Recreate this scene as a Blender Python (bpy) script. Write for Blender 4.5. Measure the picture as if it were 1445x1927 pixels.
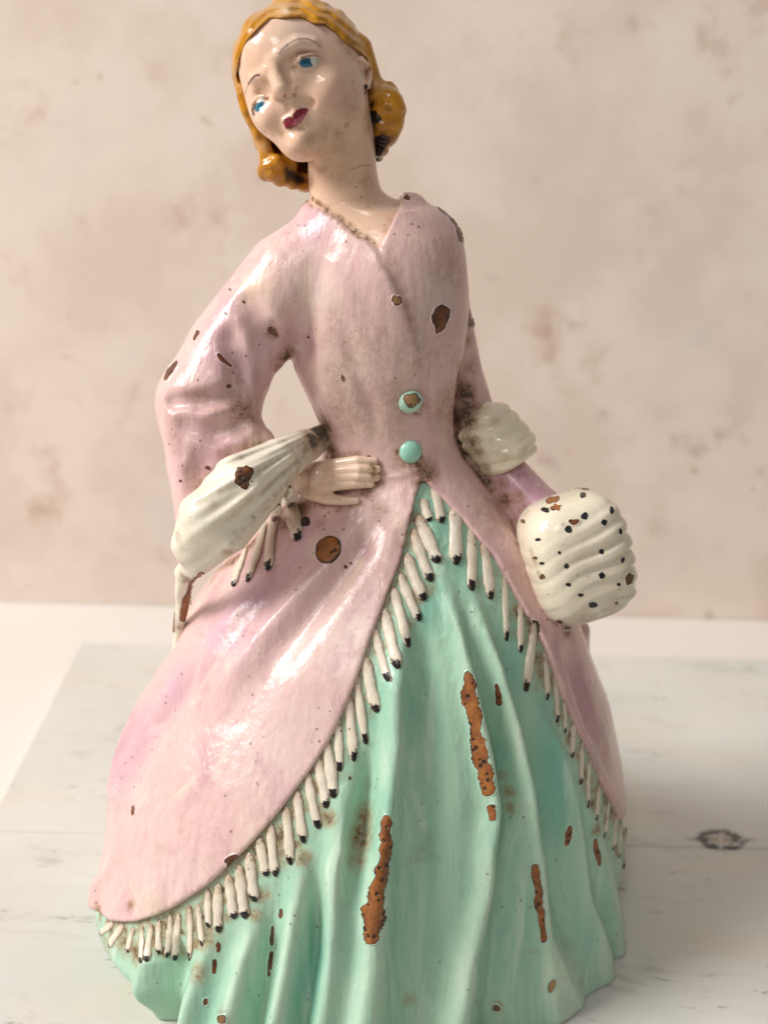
import bpy, math, random, time
_T0 = time.time()
import numpy as np
from mathutils import Matrix, Vector

# ------------------------------------------------------------------ clear
for o in list(bpy.data.objects):
    bpy.data.objects.remove(o)
random.seed(4)
RNG = np.random.default_rng(7)
SC = bpy.context.scene
COL = SC.collection
CM = 0.01

# ------------------------------------------------------------------ camera
W0, H0 = 1445.0, 1927.0            # photograph's own pixel frame
FPX = 2600.0                        # focal length in those pixels
PITCH = math.radians(19.5)
ROLL = math.radians(1.4)
CAM = np.array([0.0, -36.0, 25.35])  # cm
_F = np.array([0, math.cos(PITCH), -math.sin(PITCH)])
_R0 = np.array([1.0, 0, 0]); _U0 = np.array([0, math.sin(PITCH), math.cos(PITCH)])
_R = math.cos(ROLL) * _R0 + math.sin(ROLL) * _U0
_U = -math.sin(ROLL) * _R0 + math.cos(ROLL) * _U0
cam_data = bpy.data.cameras.new('camera')
cam_data.sensor_fit = 'VERTICAL'
cam_data.sensor_height = 24.0
cam_data.lens = 24.0 * FPX / H0
cam_data.clip_start = 0.01
cam_data.clip_end = 50
cam_data.dof.use_dof = True
cam_data.dof.focus_distance = 0.345
cam_data.dof.aperture_fstop = (cam_data.lens / 1000.0) / 0.0040
cam_ob = bpy.data.objects.new('camera', cam_data)
COL.objects.link(cam_ob)
m = Matrix.Identity(4)
for i in range(3):
    m[i][0] = _R[i]; m[i][1] = _U[i]; m[i][2] = -_F[i]; m[i][3] = CAM[i] * CM
cam_ob.matrix_world = m
SC.camera = cam_ob

# ------------------------------------------------------------------ world and lamps
world = bpy.data.worlds.new('World'); SC.world = world
world.use_nodes = True
bg = world.node_tree.nodes['Background']
bg.inputs[0].default_value = (1.0, 0.975, 0.95, 1)
bg.inputs[1].default_value = 0.15

def area(name, loc, target, sx, sy, power, col):
    d = bpy.data.lights.new(name, 'AREA')
    d.shape = 'RECTANGLE'; d.size = sx; d.size_y = sy
    d.energy = power; d.color = col
    o = bpy.data.objects.new(name, d); COL.objects.link(o)
    o.location = loc
    o.rotation_euler = (Vector(target) - Vector(loc)).to_track_quat('-Z', 'Y').to_euler()
    return o
area('window_light', (-1.50, -0.42, 1.42), (0, 0, 0.10), 0.80, 0.90, 42.0, (1.0, 0.985, 0.965))
area('fill_light', (-0.35, -1.60, 1.70), (0, 0, 0.12), 0.50, 0.50, 7.0, (1.0, 0.975, 0.95))  # unseen fill lamp added to brighten the front of the figurine

SC.view_settings.view_transform = 'Standard'
SC.view_settings.look = 'None'
SC.view_settings.exposure = 0.36
SC.view_settings.gamma = 1.0
SC.view_settings.use_curve_mapping = False
SC.render.engine = 'CYCLES'
SC.cycles.use_denoising = True
SC.cycles.max_bounces = 8

# ------------------------------------------------------------------ pixel <-> space helpers (cm)
def ray(px, py):
    px = np.asarray(px, float); py = np.asarray(py, float)
    return (_F + _R * ((px - W0 / 2) / FPX)[..., None] - _U * ((py - H0 / 2) / FPX)[..., None])
def at(px, py, Y=0.0):
    d = ray(px, py); t = (Y - CAM[1]) / d[..., 1]
    return CAM + d * np.asarray(t)[..., None]
def atz(px, py, z=0.0):
    d = ray(px, py); t = (z - CAM[2]) / d[..., 2]
    return CAM + d * np.asarray(t)[..., None]
def pxcm(p):
    return FPX / float(np.dot(p - CAM, _F))
def proj(p):
    q = p - CAM
    dep = q @ _F
    return W0 / 2 + FPX * (q @ _R) / dep, H0 / 2 - FPX * (q @ _U) / dep
def P(px, py, Y, r):
    p = at(px, py, Y)
    return p, r / pxcm(p)

# ------------------------------------------------------------------ distance-field primitives
F32 = np.float32
def seg(p, a, b, ra, rb):
    a = np.asarray(a, F32); b = np.asarray(b, F32)
    ba = b - a; pa = p - a
    t = np.clip((pa @ ba) / max(float(ba @ ba), 1e-9), 0, 1)
    q = pa - t[:, None] * ba
    return np.sqrt(np.einsum('ij,ij->i', q, q)) - (ra + (rb - ra) * t)
def chain(p, pts):
    d = None
    for (a, ra), (b, rb) in zip(pts[:-1], pts[1:]):
        e = seg(p, a, b, ra, rb)
        d = e if d is None else np.minimum(d, e)
    return d
def ball(p, c, r):
    q = p - np.asarray(c, F32)
    return np.sqrt(np.einsum('ij,ij->i', q, q)) - r
def ellip(p, c, rad, M=None, pw=2.0):
    q = p - np.asarray(c, F32)
    if M is not None: q = q @ np.asarray(M, F32).T
    s = np.abs(q / np.asarray(rad, F32))
    if pw == 2.0: rho = np.sqrt((s * s).sum(1))
    else: rho = (s ** pw).sum(1) ** (1 / pw)
    n = np.sqrt(np.einsum('ij,ij->i', q, q))
    return np.where(rho > 1e-4, n * (1 - 1 / np.maximum(rho, 1e-4)), -min(rad))
def tri(p, a, b, c, r):
    a, b, c = (np.asarray(v, F32) for v in (a, b, c))
    n = np.cross(b - a, c - a); nn = n / np.linalg.norm(n)
    inside = np.ones(len(p), bool); d = None
    for u, v in ((a, b), (b, c), (c, a)):
        e = v - u; w = p - u
        inside &= (w @ np.cross(nn, e)) >= 0
        dd = seg(p, u, v, 0, 0)
        d = dd if d is None else np.minimum(d, dd)
    return np.where(inside, np.abs((p - a) @ nn), d) - r
def smin(a, b, k):
    h = np.clip(0.5 + 0.5 * (b - a) / k, 0, 1)
    return b * (1 - h) + a * h - k * h * (1 - h)
def smax(a, b, k):
    return -smin(-a, -b, k)
def sstep(e0, e1, x):
    t = np.clip((x - e0) / (e1 - e0), 0, 1)
    return t * t * (3 - 2 * t)
def poly2d(x, y, poly):
    """signed distance (negative inside) to a closed polygon, in its own units"""
    poly = np.asarray(poly, float); n = len(poly)
    d = np.full(x.shape, 1e18); s = np.ones(x.shape)
    for i in range(n):
        ax, ay = poly[i]; bx, by = poly[i - 1]
        ex, ey = bx - ax, by - ay; wx, wy = x - ax, y - ay
        t = np.clip((wx * ex + wy * ey) / (ex * ex + ey * ey), 0, 1)
        qx, qy = wx - ex * t, wy - ey * t
        d = np.minimum(d, qx * qx + qy * qy)
        c1 = y >= ay; c2 = y < by; c3 = ex * wy > ey * wx
        fl = (c1 & c2 & c3) | (~c1 & ~c2 & ~c3)
        s = np.where(fl, -s, s)
    return s * np.sqrt(d)
def line2d(x, y, pts):
    d = np.full(x.shape, 1e9)
    for (ax, ay), (bx, by) in zip(pts[:-1], pts[1:]):
        ex, ey = bx - ax, by - ay
        t = np.clip(((x - ax) * ex + (y - ay) * ey) / (ex * ex + ey * ey), 0, 1)
        d = np.minimum(d, np.hypot(x - ax - ex * t, y - ay - ey * t))
    return d
_TET = np.array([[1, -1, -1], [-1, -1, 1], [-1, 1, -1], [1, 1, 1]], F32)
def grad(f, p, e=0.01):
    p = np.asarray(p, F32); g = np.zeros_like(p)
    for k_ in _TET: g += f(p + k_ * F32(e))[:, None] * k_
    return g / np.maximum(np.linalg.norm(g, axis=1, keepdims=True), 1e-9)
def hit(f, px, py, t0=22.0, steps=170, fac=0.55):
    """where the ray of each pixel meets the field (nearest approach when it misses)"""
    d = ray(np.atleast_1d(px), np.atleast_1d(py)); d = d / np.linalg.norm(d, axis=1, keepdims=True)
    t = np.full(len(d), t0); best = np.full(len(d), 1e9); bt = t.copy(); act = np.arange(len(d))
    for _ in range(steps):
        v = f((CAM + d[act] * t[act, None]).astype(F32))
        m_ = v < best[act] - 1e-4
        best[act[m_]] = v[m_]; bt[act[m_]] = t[act[m_]]
        t[act] += np.clip(v * fac, -0.2, 2.0)
        act = act[(np.abs(v) > 2e-3) & (t[act] < 60)]
        if len(act) == 0: break
    return CAM + d * bt[:, None]
def boxed(f, lo, hi, pad=0.9):
    """evaluate f only near its own box; further off return a safe lower bound"""
    lo = np.asarray(lo, F32); hi = np.asarray(hi, F32)
    def g(p):
        q = np.maximum(np.maximum(lo - p, p - hi), 0)
        dist = np.sqrt(np.einsum('ij,ij->i', q, q)); m_ = dist < pad
        out = dist.astype(F32)
        if m_.any(): out[m_] = f(p[m_])
        return out
    return g
def box_of(*chains):
    pts = [(c_, r) for ch in chains for c_, r in ch]
    return np.min([c_ - r for c_, r in pts], 0), np.max([c_ + r for c_, r in pts], 0)

# numpy value noise for building wobbly shapes
_perm = RNG.random(4096)
def vnoise(p, s, seed=0):
    q = np.asarray(p, float) * s + seed * 17.3
    i = np.floor(q).astype(np.int64); f = q - i; f = f * f * (3 - 2 * f)
    out = 0
    for dx in (0, 1):
        for dy in (0, 1):
            for dz in (0, 1):
                h = ((i[:, 0] + dx) * 73856093 ^ (i[:, 1] + dy) * 19349663 ^ (i[:, 2] + dz) * 83492791) & 4095
                w = (f[:, 0] if dx else 1 - f[:, 0]) * (f[:, 1] if dy else 1 - f[:, 1]) * (f[:, 2] if dz else 1 - f[:, 2])
                out = out + w * _perm[h]
    return out * 2 - 1

# ------------------------------------------------------------------ surface nets on a sparse grid
def surface(f, lo, hi, h, lip=1.35, relax=1):
    N = 8
    lo = np.asarray(lo, float); hi = np.asarray(hi, float)
    nb = np.ceil((hi - lo) / (h * N)).astype(int)
    g = np.stack(np.meshgrid(*[np.arange(n) for n in nb], indexing='ij'), -1).reshape(-1, 3)
    c = lo + (g + 0.5) * h * N
    v = np.concatenate([f(x.astype(F32)) for x in np.array_split(c, max(1, len(c) // 300000))])
    g = g[np.abs(v) < h * N * 0.87 * lip]
    off = np.stack(np.meshgrid(*[np.arange(N + 1)] * 3, indexing='ij'), -1).reshape(-1, 3)
    dims = nb * N + 2
    def key(ijk): return (ijk[..., 0] * dims[1] + ijk[..., 1]) * dims[2] + ijk[..., 2]
    keys, verts, quads = [], [], []
    for gs in np.array_split(g, max(1, len(g) // 700)):
        if len(gs) == 0: continue
        ijk = gs[:, None, :] * N + off[None]
        val = f((lo + ijk.reshape(-1, 3) * h).astype(F32)).reshape(len(gs), N + 1, N + 1, N + 1)
        s = val < 0
        cnt = sum(s[:, a:N + a, b:N + b, e:N + e].astype(np.int8) for a in (0, 1) for b in (0, 1) for e in (0, 1))
        B, I, J, K = np.nonzero((cnt > 0) & (cnt < 8))
        if len(B) == 0: continue
        cv = {(a, b, e): val[B, I + a, J + b, K + e] for a in (0, 1) for b in (0, 1) for e in (0, 1)}
        acc = np.zeros((len(B), 3)); num = np.zeros(len(B))
        for ax in range(3):
            for u in (0, 1):
                for w in (0, 1):
                    c0 = [u, w]; c0.insert(ax, 0); c1 = [u, w]; c1.insert(ax, 1)
                    v0, v1 = cv[tuple(c0)], cv[tuple(c1)]
                    cr = (v0 < 0) != (v1 < 0)
                    t = np.where(cr, v0 / np.where(cr, v0 - v1, 1), 0)
                    pt = np.tile(np.array(c0, float), (len(B), 1)); pt[:, ax] += t
                    acc += pt * cr[:, None]; num += cr
        cell = gs[B] * N + np.stack([I, J, K], 1)
        keys.append(key(cell)); verts.append(lo + (cell + acc / num[:, None]) * h)
        for ax in range(3):
            sl0 = [slice(0, N)] * 3; sl1 = list(sl0); sl1[ax] = slice(1, N + 1)
            a_, b_ = s[(slice(None), *sl0)], s[(slice(None), *sl1)]
            B2, I2, J2, K2 = np.nonzero(a_ != b_)
            e = gs[B2] * N + np.stack([I2, J2, K2], 1)
            d1 = np.zeros(3, int); d2 = np.zeros(3, int); d1[(ax + 1) % 3] = 1; d2[(ax + 2) % 3] = 1
            q = np.stack([key(e), key(e - d1), key(e - d1 - d2), key(e - d2)], 1)
            flip = a_[B2, I2, J2, K2]
            q = np.where(flip[:, None], q, q[:, ::-1])
            quads.append(q)
    keys = np.concatenate(keys); verts = np.concatenate(verts); quads = np.concatenate(quads)
    o = np.argsort(keys); ks = keys[o]; vs = verts[o]
    pos = np.searchsorted(ks, quads); pos = np.clip(pos, 0, len(ks) - 1)
    ok = (ks[pos] == quads).all(1)
    fq = pos[ok]
    for _ in range(relax):
        v = f(vs.astype(F32)); n = grad(f, vs, h * 0.4)
        vs = vs - n * np.clip(v, -h, h)[:, None] * 0.8
    return vs, fq

# ------------------------------------------------------------------ materials
def nd(nt, t, **kw):
    n = nt.nodes.new(t)
    for k, v in kw.items(): setattr(n, k, v)
    return n
def mixc(nt, fac, a, b, mode='MIX'):
    n = nd(nt, 'ShaderNodeMix', data_type='RGBA', blend_type=mode)
    for sock, v in ((n.inputs[0], fac), (n.inputs[6], a), (n.inputs[7], b)):
        if hasattr(v, 'is_linked'): nt.links.new(v, sock)
        elif isinstance(v, (int, float)): sock.default_value = v
        else: sock.default_value = (*v, 1)
    return n.outputs[2]
def math_(nt, op, a, b=None, c=None):
    n = nd(nt, 'ShaderNodeMath', operation=op)
    for i, v in enumerate((a, b, c)):
        if v is None: continue
        if hasattr(v, 'is_linked'): nt.links.new(v, n.inputs[i])
        else: n.inputs[i].default_value = v
    return n.outputs[0]
def ramp(nt, v, a, b):
    n = nd(nt, 'ShaderNodeMapRange', interpolation_type='SMOOTHSTEP')
    nt.links.new(v, n.inputs[0]); n.inputs[1].default_value = a; n.inputs[2].default_value = b
    return n.outputs[0]
def coords(nt, scale=(1, 1, 1), rot=(0, 0, 0), loc=(0, 0, 0)):
    c = nd(nt, 'ShaderNodeTexCoord'); mp = nd(nt, 'ShaderNodeMapping')
    nt.links.new(c.outputs['Object'], mp.inputs[0])
    mp.inputs['Scale'].default_value = scale; mp.inputs['Rotation'].default_value = rot
    mp.inputs['Location'].default_value = loc
    return mp.outputs[0]
def noise(nt, vec, s, det=4, rough=0.55, dist=0.0):
    n = nd(nt, 'ShaderNodeTexNoise'); nt.links.new(vec, n.inputs['Vector'])
    n.inputs['Scale'].default_value = s; n.inputs['Detail'].default_value = det
    n.inputs['Roughness'].default_value = rough; n.inputs['Distortion'].default_value = dist
    return n.outputs['Fac']
def attr(nt, name):
    n = nd(nt, 'ShaderNodeAttribute', attribute_name=name)
    return n
def new_mat(name):
    mt = bpy.data.materials.new(name); mt.use_nodes = True
    nt = mt.node_tree; b = nt.nodes['Principled BSDF']
    return mt, nt, b

def glaze(name, tint_a, tint_b, amt_a=0.5, amt_b=0.35, streak=(60, 60, 22), rot=(0, 0, 0),
          rough=0.3, speck=0.6, grime=(0.125, 0.058, 0.019), bump=0.42):
    """hand-painted glossy glaze over the 'paint' colour of the mesh, with grime where 'dirt' says"""
    mt, nt, b = new_mat(name)
    L = nt.links.new
    pa = attr(nt, 'paint'); base = pa.outputs['Color']; al = pa.outputs['Alpha']
    st = noise(nt, coords(nt, streak, rot), 1.0, 4, 0.6, 0.6)
    c = mixc(nt, math_(nt, 'MULTIPLY', math_(nt, 'MULTIPLY', ramp(nt, st, 0.48, 0.72), amt_a), al), base, tint_a)
    st2 = noise(nt, coords(nt, [s * 1.7 for s in streak], rot, (3, 5, 1)), 1.0, 5, 0.62, 0.8)
    c = mixc(nt, math_(nt, 'MULTIPLY', math_(nt, 'MULTIPLY', ramp(nt, st2, 0.52, 0.74), amt_b), al), c, tint_b)
    # fine tone of the brush hairs
    hair = noise(nt, coords(nt, [s * 9 for s in streak], rot), 1.0, 3, 0.6)
    c = mixc(nt, 0.055, c, mixc(nt, ramp(nt, hair, 0.3, 0.7), (0.35, 0.3, 0.28), (1, 0.97, 0.93)), 'OVERLAY')
    # pin-prick specks of dirt
    oc = coords(nt)
    vo = nd(nt, 'ShaderNodeTexVoronoi'); L(oc, vo.inputs['Vector']); vo.inputs['Scale'].default_value = 330
    gate = noise(nt, oc, 75, 3)
    sp = math_(nt, 'MULTIPLY', math_(nt, 'LESS_THAN', vo.outputs['Distance'], 0.13),
               ramp(nt, gate, 0.50, 0.60))
    sp = math_(nt, 'MULTIPLY', sp, speck)
    c = mixc(nt, sp, c, (0.10, 0.05, 0.025))
    # rubbed-in film of old dirt, patchy
    film = noise(nt, oc, 130, 6, 0.68, 0.5)
    filmw = noise(nt, oc, 28, 3)
    fm = math_(nt, 'MULTIPLY', ramp(nt, film, 0.5, 0.75), ramp(nt, filmw, 0.5, 0.75))
    c = mixc(nt, math_(nt, 'MULTIPLY', math_(nt, 'MULTIPLY', fm, 0.5), al), c, (0.30, 0.18, 0.10))
    dn = noise(nt, oc, 620, 8, 0.75, 0.3)
    da = attr(nt, 'dirt').outputs['Fac']
    tex = math_(nt, 'MULTIPLY_ADD', ramp(nt, dn, 0.34, 0.64), 0.95, 0.28)
    dd = math_(nt, 'MINIMUM', math_(nt, 'MULTIPLY', da, tex), 0.93)
    spk = math_(nt, 'MULTIPLY', ramp(nt, math_(nt, 'ADD', math_(nt, 'MULTIPLY', da, 0.5), noise(nt, oc, 1500, 4, 0.7)), 0.80, 0.95), 0.7)
    dd = math_(nt, 'MAXIMUM', dd, math_(nt, 'MULTIPLY', spk, ramp(nt, da, 0.05, 0.3)))
    dk = ramp(nt, math_(nt, 'ADD', da, math_(nt, 'MULTIPLY_ADD', dn, 1.2, -0.6)), 0.70, 1.25)
    gcol = mixc(nt, dk, [min(1, g_ * 1.9) for g_ in grime], [g_ * .3 for g_ in grime])
    c = mixc(nt, dd, c, gcol)
    L(c, b.inputs['Base Color'])
    rn = noise(nt, oc, 150, 3)
    r = math_(nt, 'MULTIPLY_ADD', rn, 0.36, rough - 0.18)
    r = math_(nt, 'ADD', r, math_(nt, 'MULTIPLY', dd, 0.45))
    L(r, b.inputs['Roughness'])
    b.inputs['IOR'].default_value = 1.45
    b.inputs['Coat Weight'].default_value = 0.14
    b.inputs['Coat Roughness'].default_value = 0.16
    b.inputs['Specular IOR Level'].default_value = 0.42
    # brush drag and orange-peel in the glaze
    b1 = noise(nt, coords(nt, [s * 4 for s in streak], rot), 1.0, 3, 0.5)
    b2 = noise(nt, oc, 260, 3, 0.5)
    b3 = noise(nt, coords(nt, [s_ * 14 for s_ in streak], rot), 1.0, 3, 0.6)
    hh = math_(nt, 'ADD', math_(nt, 'ADD', math_(nt, 'MULTIPLY', b1, 0.8), math_(nt, 'MULTIPLY', b2, 0.5)), math_(nt, 'MULTIPLY', b3, 0.07))
    hh = math_(nt, 'SUBTRACT', hh, math_(nt, 'MULTIPLY', sp, 0.5))
    bp = nd(nt, 'ShaderNodeBump'); bp.inputs['Strength'].default_value = bump; bp.inputs['Distance'].default_value = 0.0012
    L(hh, bp.inputs['Height']); L(bp.outputs[0], b.inputs['Normal'])
    return mt

M_COAT = glaze('pink_glaze', (0.48, 0.27, 0.31), (0.80, 0.61, 0.48), 0.62, 0.7, (75, 75, 15), (0, 0.5, 0), rough=0.27)
M_SKIRT = glaze('mint_glaze', (0.18, 0.43, 0.31), (0.58, 0.70, 0.55), 0.55, 0.6, (85, 60, 9), speck=0.5, rough=0.28, grime=(.16, .08, .030))
M_SKIN = glaze('skin_glaze', (0.66, 0.40, 0.28), (0.82, 0.66, 0.54), 0.25, 0.3, (60, 60, 60), speck=0.35, rough=0.17, bump=0.12)
M_HAIR = glaze('golden_hair_glaze', (0.27, 0.105, 0.010), (0.60, 0.29, 0.04), 0.75, 0.55, (90, 90, 50), speck=0.6, rough=0.2, grime=(0.012, 0.006, 0.004))
M_CREAM = glaze('cream_glaze', (0.66, 0.56, 0.40), (0.84, 0.80, 0.70), 0.4, 0.4, (70, 70, 70), speck=0.4, rough=0.2, bump=0.2)
M_TASSEL = glaze('tassel_glaze', (0.60, 0.49, 0.36), (0.84, 0.78, 0.68), 0.4, 0.4, (140, 140, 90), speck=0.6, rough=0.28, bump=0.2)
M_BUTTON = glaze('button_glaze', (0.22, 0.52, 0.40), (0.5, 0.72, 0.58), 0.3, 0.3, (150, 150, 150), speck=0.3, rough=0.15, bump=0.1)

def chip_mat(name, colour, dark, pits=0.5, gloss=0.45, relief=0.7):
    mt, nt, b = new_mat(name); L = nt.links.new
    oc = coords(nt)
    n1 = noise(nt, oc, 240, 5, 0.65)
    c = mixc(nt, ramp(nt, n1, 0.3, 0.7), dark, colour)
    vo = nd(nt, 'ShaderNodeTexVoronoi'); L(oc, vo.inputs['Vector']); vo.inputs['Scale'].default_value = 480
    gate = noise(nt, oc, 200, 2)
    pit = math_(nt, 'MULTIPLY', ramp(nt, vo.outputs['Distance'], 0.34, 0.20), ramp(nt, gate, 0.36, 0.48))
    c = mixc(nt, math_(nt, 'MULTIPLY', pit, pits), c, (0.006, 0.004, 0.003))
    ed = attr(nt, 'edge').outputs['Fac']
    en = math_(nt, 'ADD', ed, math_(nt, 'MULTIPLY_ADD', noise(nt, oc, 380, 3), 0.8, -0.4))
    c = mixc(nt, math_(nt, 'MULTIPLY', ramp(nt, en, 0.62, 0.9), 0.85), c, (0.022, 0.009, 0.005))  # shade of a sunken edge painted into the chip's rim colour
    L(c, b.inputs['Base Color'])
    b.inputs['Roughness'].default_value = gloss
    bp = nd(nt, 'ShaderNodeBump'); bp.inputs['Strength'].default_value = relief; bp.inputs['Distance'].default_value = 0.0008
    hh = math_(nt, 'SUBTRACT', n1, math_(nt, 'MULTIPLY', pit, 0.8))
    L(hh, bp.inputs['Height']); L(bp.outputs[0], b.inputs['Normal'])
    return mt
M_CLAY = chip_mat('bare_terracotta', (0.36, 0.125, 0.022), (0.17, 0.05, 0.012), 0.85)
M_DARKCLAY = chip_mat('dark_terracotta', (0.20, 0.06, 0.016), (0.065, 0.02, 0.008), 0.6, 0.3)
M_BUFF = chip_mat('buff_clay', (0.42, 0.24, 0.10), (0.20, 0.10, 0.04), 0.8)
M_BLACK = chip_mat('black_paint_spot', (0.016, 0.02, 0.023), (0.005, 0.006, 0.007), 0.2, 0.3, 0.15)
M_BROWNSTAIN = chip_mat('brown_stain', (0.20, 0.10, 0.035), (0.11, 0.05, 0.018), 0.3, 0.5)

# ------------------------------------------------------------------ object helpers
def link(name, me, parent=None):
    o = bpy.data.objects.new(name, me); COL.objects.link(o)
    if parent is not None: o.parent = parent
    return o
def mesh_np(name, v_cm, faces, mat, parent=None, paint=None, dirt=None, edge=None, smooth=True):
    me = bpy.data.meshes.new(name)
    v = np.asarray(v_cm, float) * CM
    faces = np.asarray(faces)
    nf, k = faces.shape
    me.vertices.add(len(v)); me.vertices.foreach_set('co', v.astype(F32).ravel())
    me.loops.add(nf * k); me.loops.foreach_set('vertex_index', faces.astype(np.int32).ravel())
    me.polygons.add(nf); me.polygons.foreach_set('loop_start', np.arange(0, nf * k, k, dtype=np.int32))
    me.polygons.foreach_set('loop_total', np.full(nf, k, np.int32))
    me.polygons.foreach_set('use_smooth', np.full(nf, smooth))
    me.update(calc_edges=True); me.validate()
    if paint is not None:
        a = me.attributes.new('paint', 'FLOAT_COLOR', 'POINT')
        pc = np.ones((len(v), 4), F32); pc[:, :np.shape(paint)[1]] = paint
        a.data.foreach_set('color', pc.ravel())
    for nm, val in (('dirt', dirt), ('edge', edge)):
        if val is not None:
            a = me.attributes.new(nm, 'FLOAT', 'POINT')
            a.data.foreach_set('value', np.asarray(val, F32))
    me.materials.append(mat)
    return link(name, me, parent)
def structure(o): o['kind'] = 'structure'

# ================================================================== SETTING
TABLE_Z = -1.8
def box_mesh(name, x0, x1, y0, y1, z0, z1, mat, parent=None, bev=0.0):
    import bmesh
    bm = bmesh.new(); bmesh.ops.create_cube(bm, size=1)
    for v in bm.verts:
        v.co = Vector(((x0 + x1) / 2 + v.co.x * (x1 - x0), (y0 + y1) / 2 + v.co.y * (y1 - y0), (z0 + z1) / 2 + v.co.z * (z1 - z0))) * CM
    if bev: bmesh.ops.bevel(bm, geom=bm.edges[:], offset=bev * CM, segments=3, affect='EDGES', profile=0.5)
    me = bpy.data.meshes.new(name); bm.to_mesh(me); bm.free()
    me.materials.append(mat)
    return link(name, me, parent)

# plaster-look backdrop
mt, nt, b = new_mat('mottled_plaster')
oc = coords(nt)
c = mixc(nt, ramp(nt, noise(nt, oc, 16, 6, 0.65), 0.38, 0.62), (0.78, 0.67, 0.575), (0.70, 0.575, 0.485))
c = mixc(nt, ramp(nt, noise(nt, coords(nt, (1, 1, 1), (0, 0, 0), (4, 2, 7)), 22, 5, 0.62), 0.58, 0.78), c, (0.53, 0.36, 0.27))
c = mixc(nt, ramp(nt, noise(nt, coords(nt, (1, 1, 1), (0, 0, 0), (1, 8, 3)), 34, 4, 0.6), 0.62, 0.76), c, (0.52, 0.40, 0.335))
c = mixc(nt, ramp(nt, noise(nt, coords(nt, (1, 1, 1), (0, 0, 0), (9, 1, 5)), 60, 3, 0.6), 0.70, 0.84), c, (0.48, 0.34, 0.24))
c = mixc(nt, ramp(nt, noise(nt, coords(nt, (1, 1, 1), (0, 0, 0), (2, 3, 9)), 14, 4, 0.6), 0.55, 0.75), c, (0.70, 0.61, 0.55))
nt.links.new(c, b.inputs['Base Color']); b.inputs['Roughness'].default_value = 0.85
M_WALL = mt
WALL_Y = float(atz(722, 1150, TABLE_Z)[1])
wall = box_mesh('wall', -90, 90, WALL_Y, WALL_Y + 0.6, TABLE_Z + 0.03, 70, M_WALL)
structure(wall); wall['label'] = 'mottled pinkish beige plaster wall behind the figurine'

mt, nt, b = new_mat('white_table_paint')
c = mixc(nt, noise(nt, coords(nt), 12, 4), (0.68, 0.625, 0.57), (0.73, 0.68, 0.63))
nt.links.new(c, b.inputs['Base Color']); b.inputs['Roughness'].default_value = 0.5
table = box_mesh('table_top', -90, 90, -60, WALL_Y + 4, TABLE_Z - 3, TABLE_Z, mt)
structure(table); table['label'] = 'plain white table top under the painted board'

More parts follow.
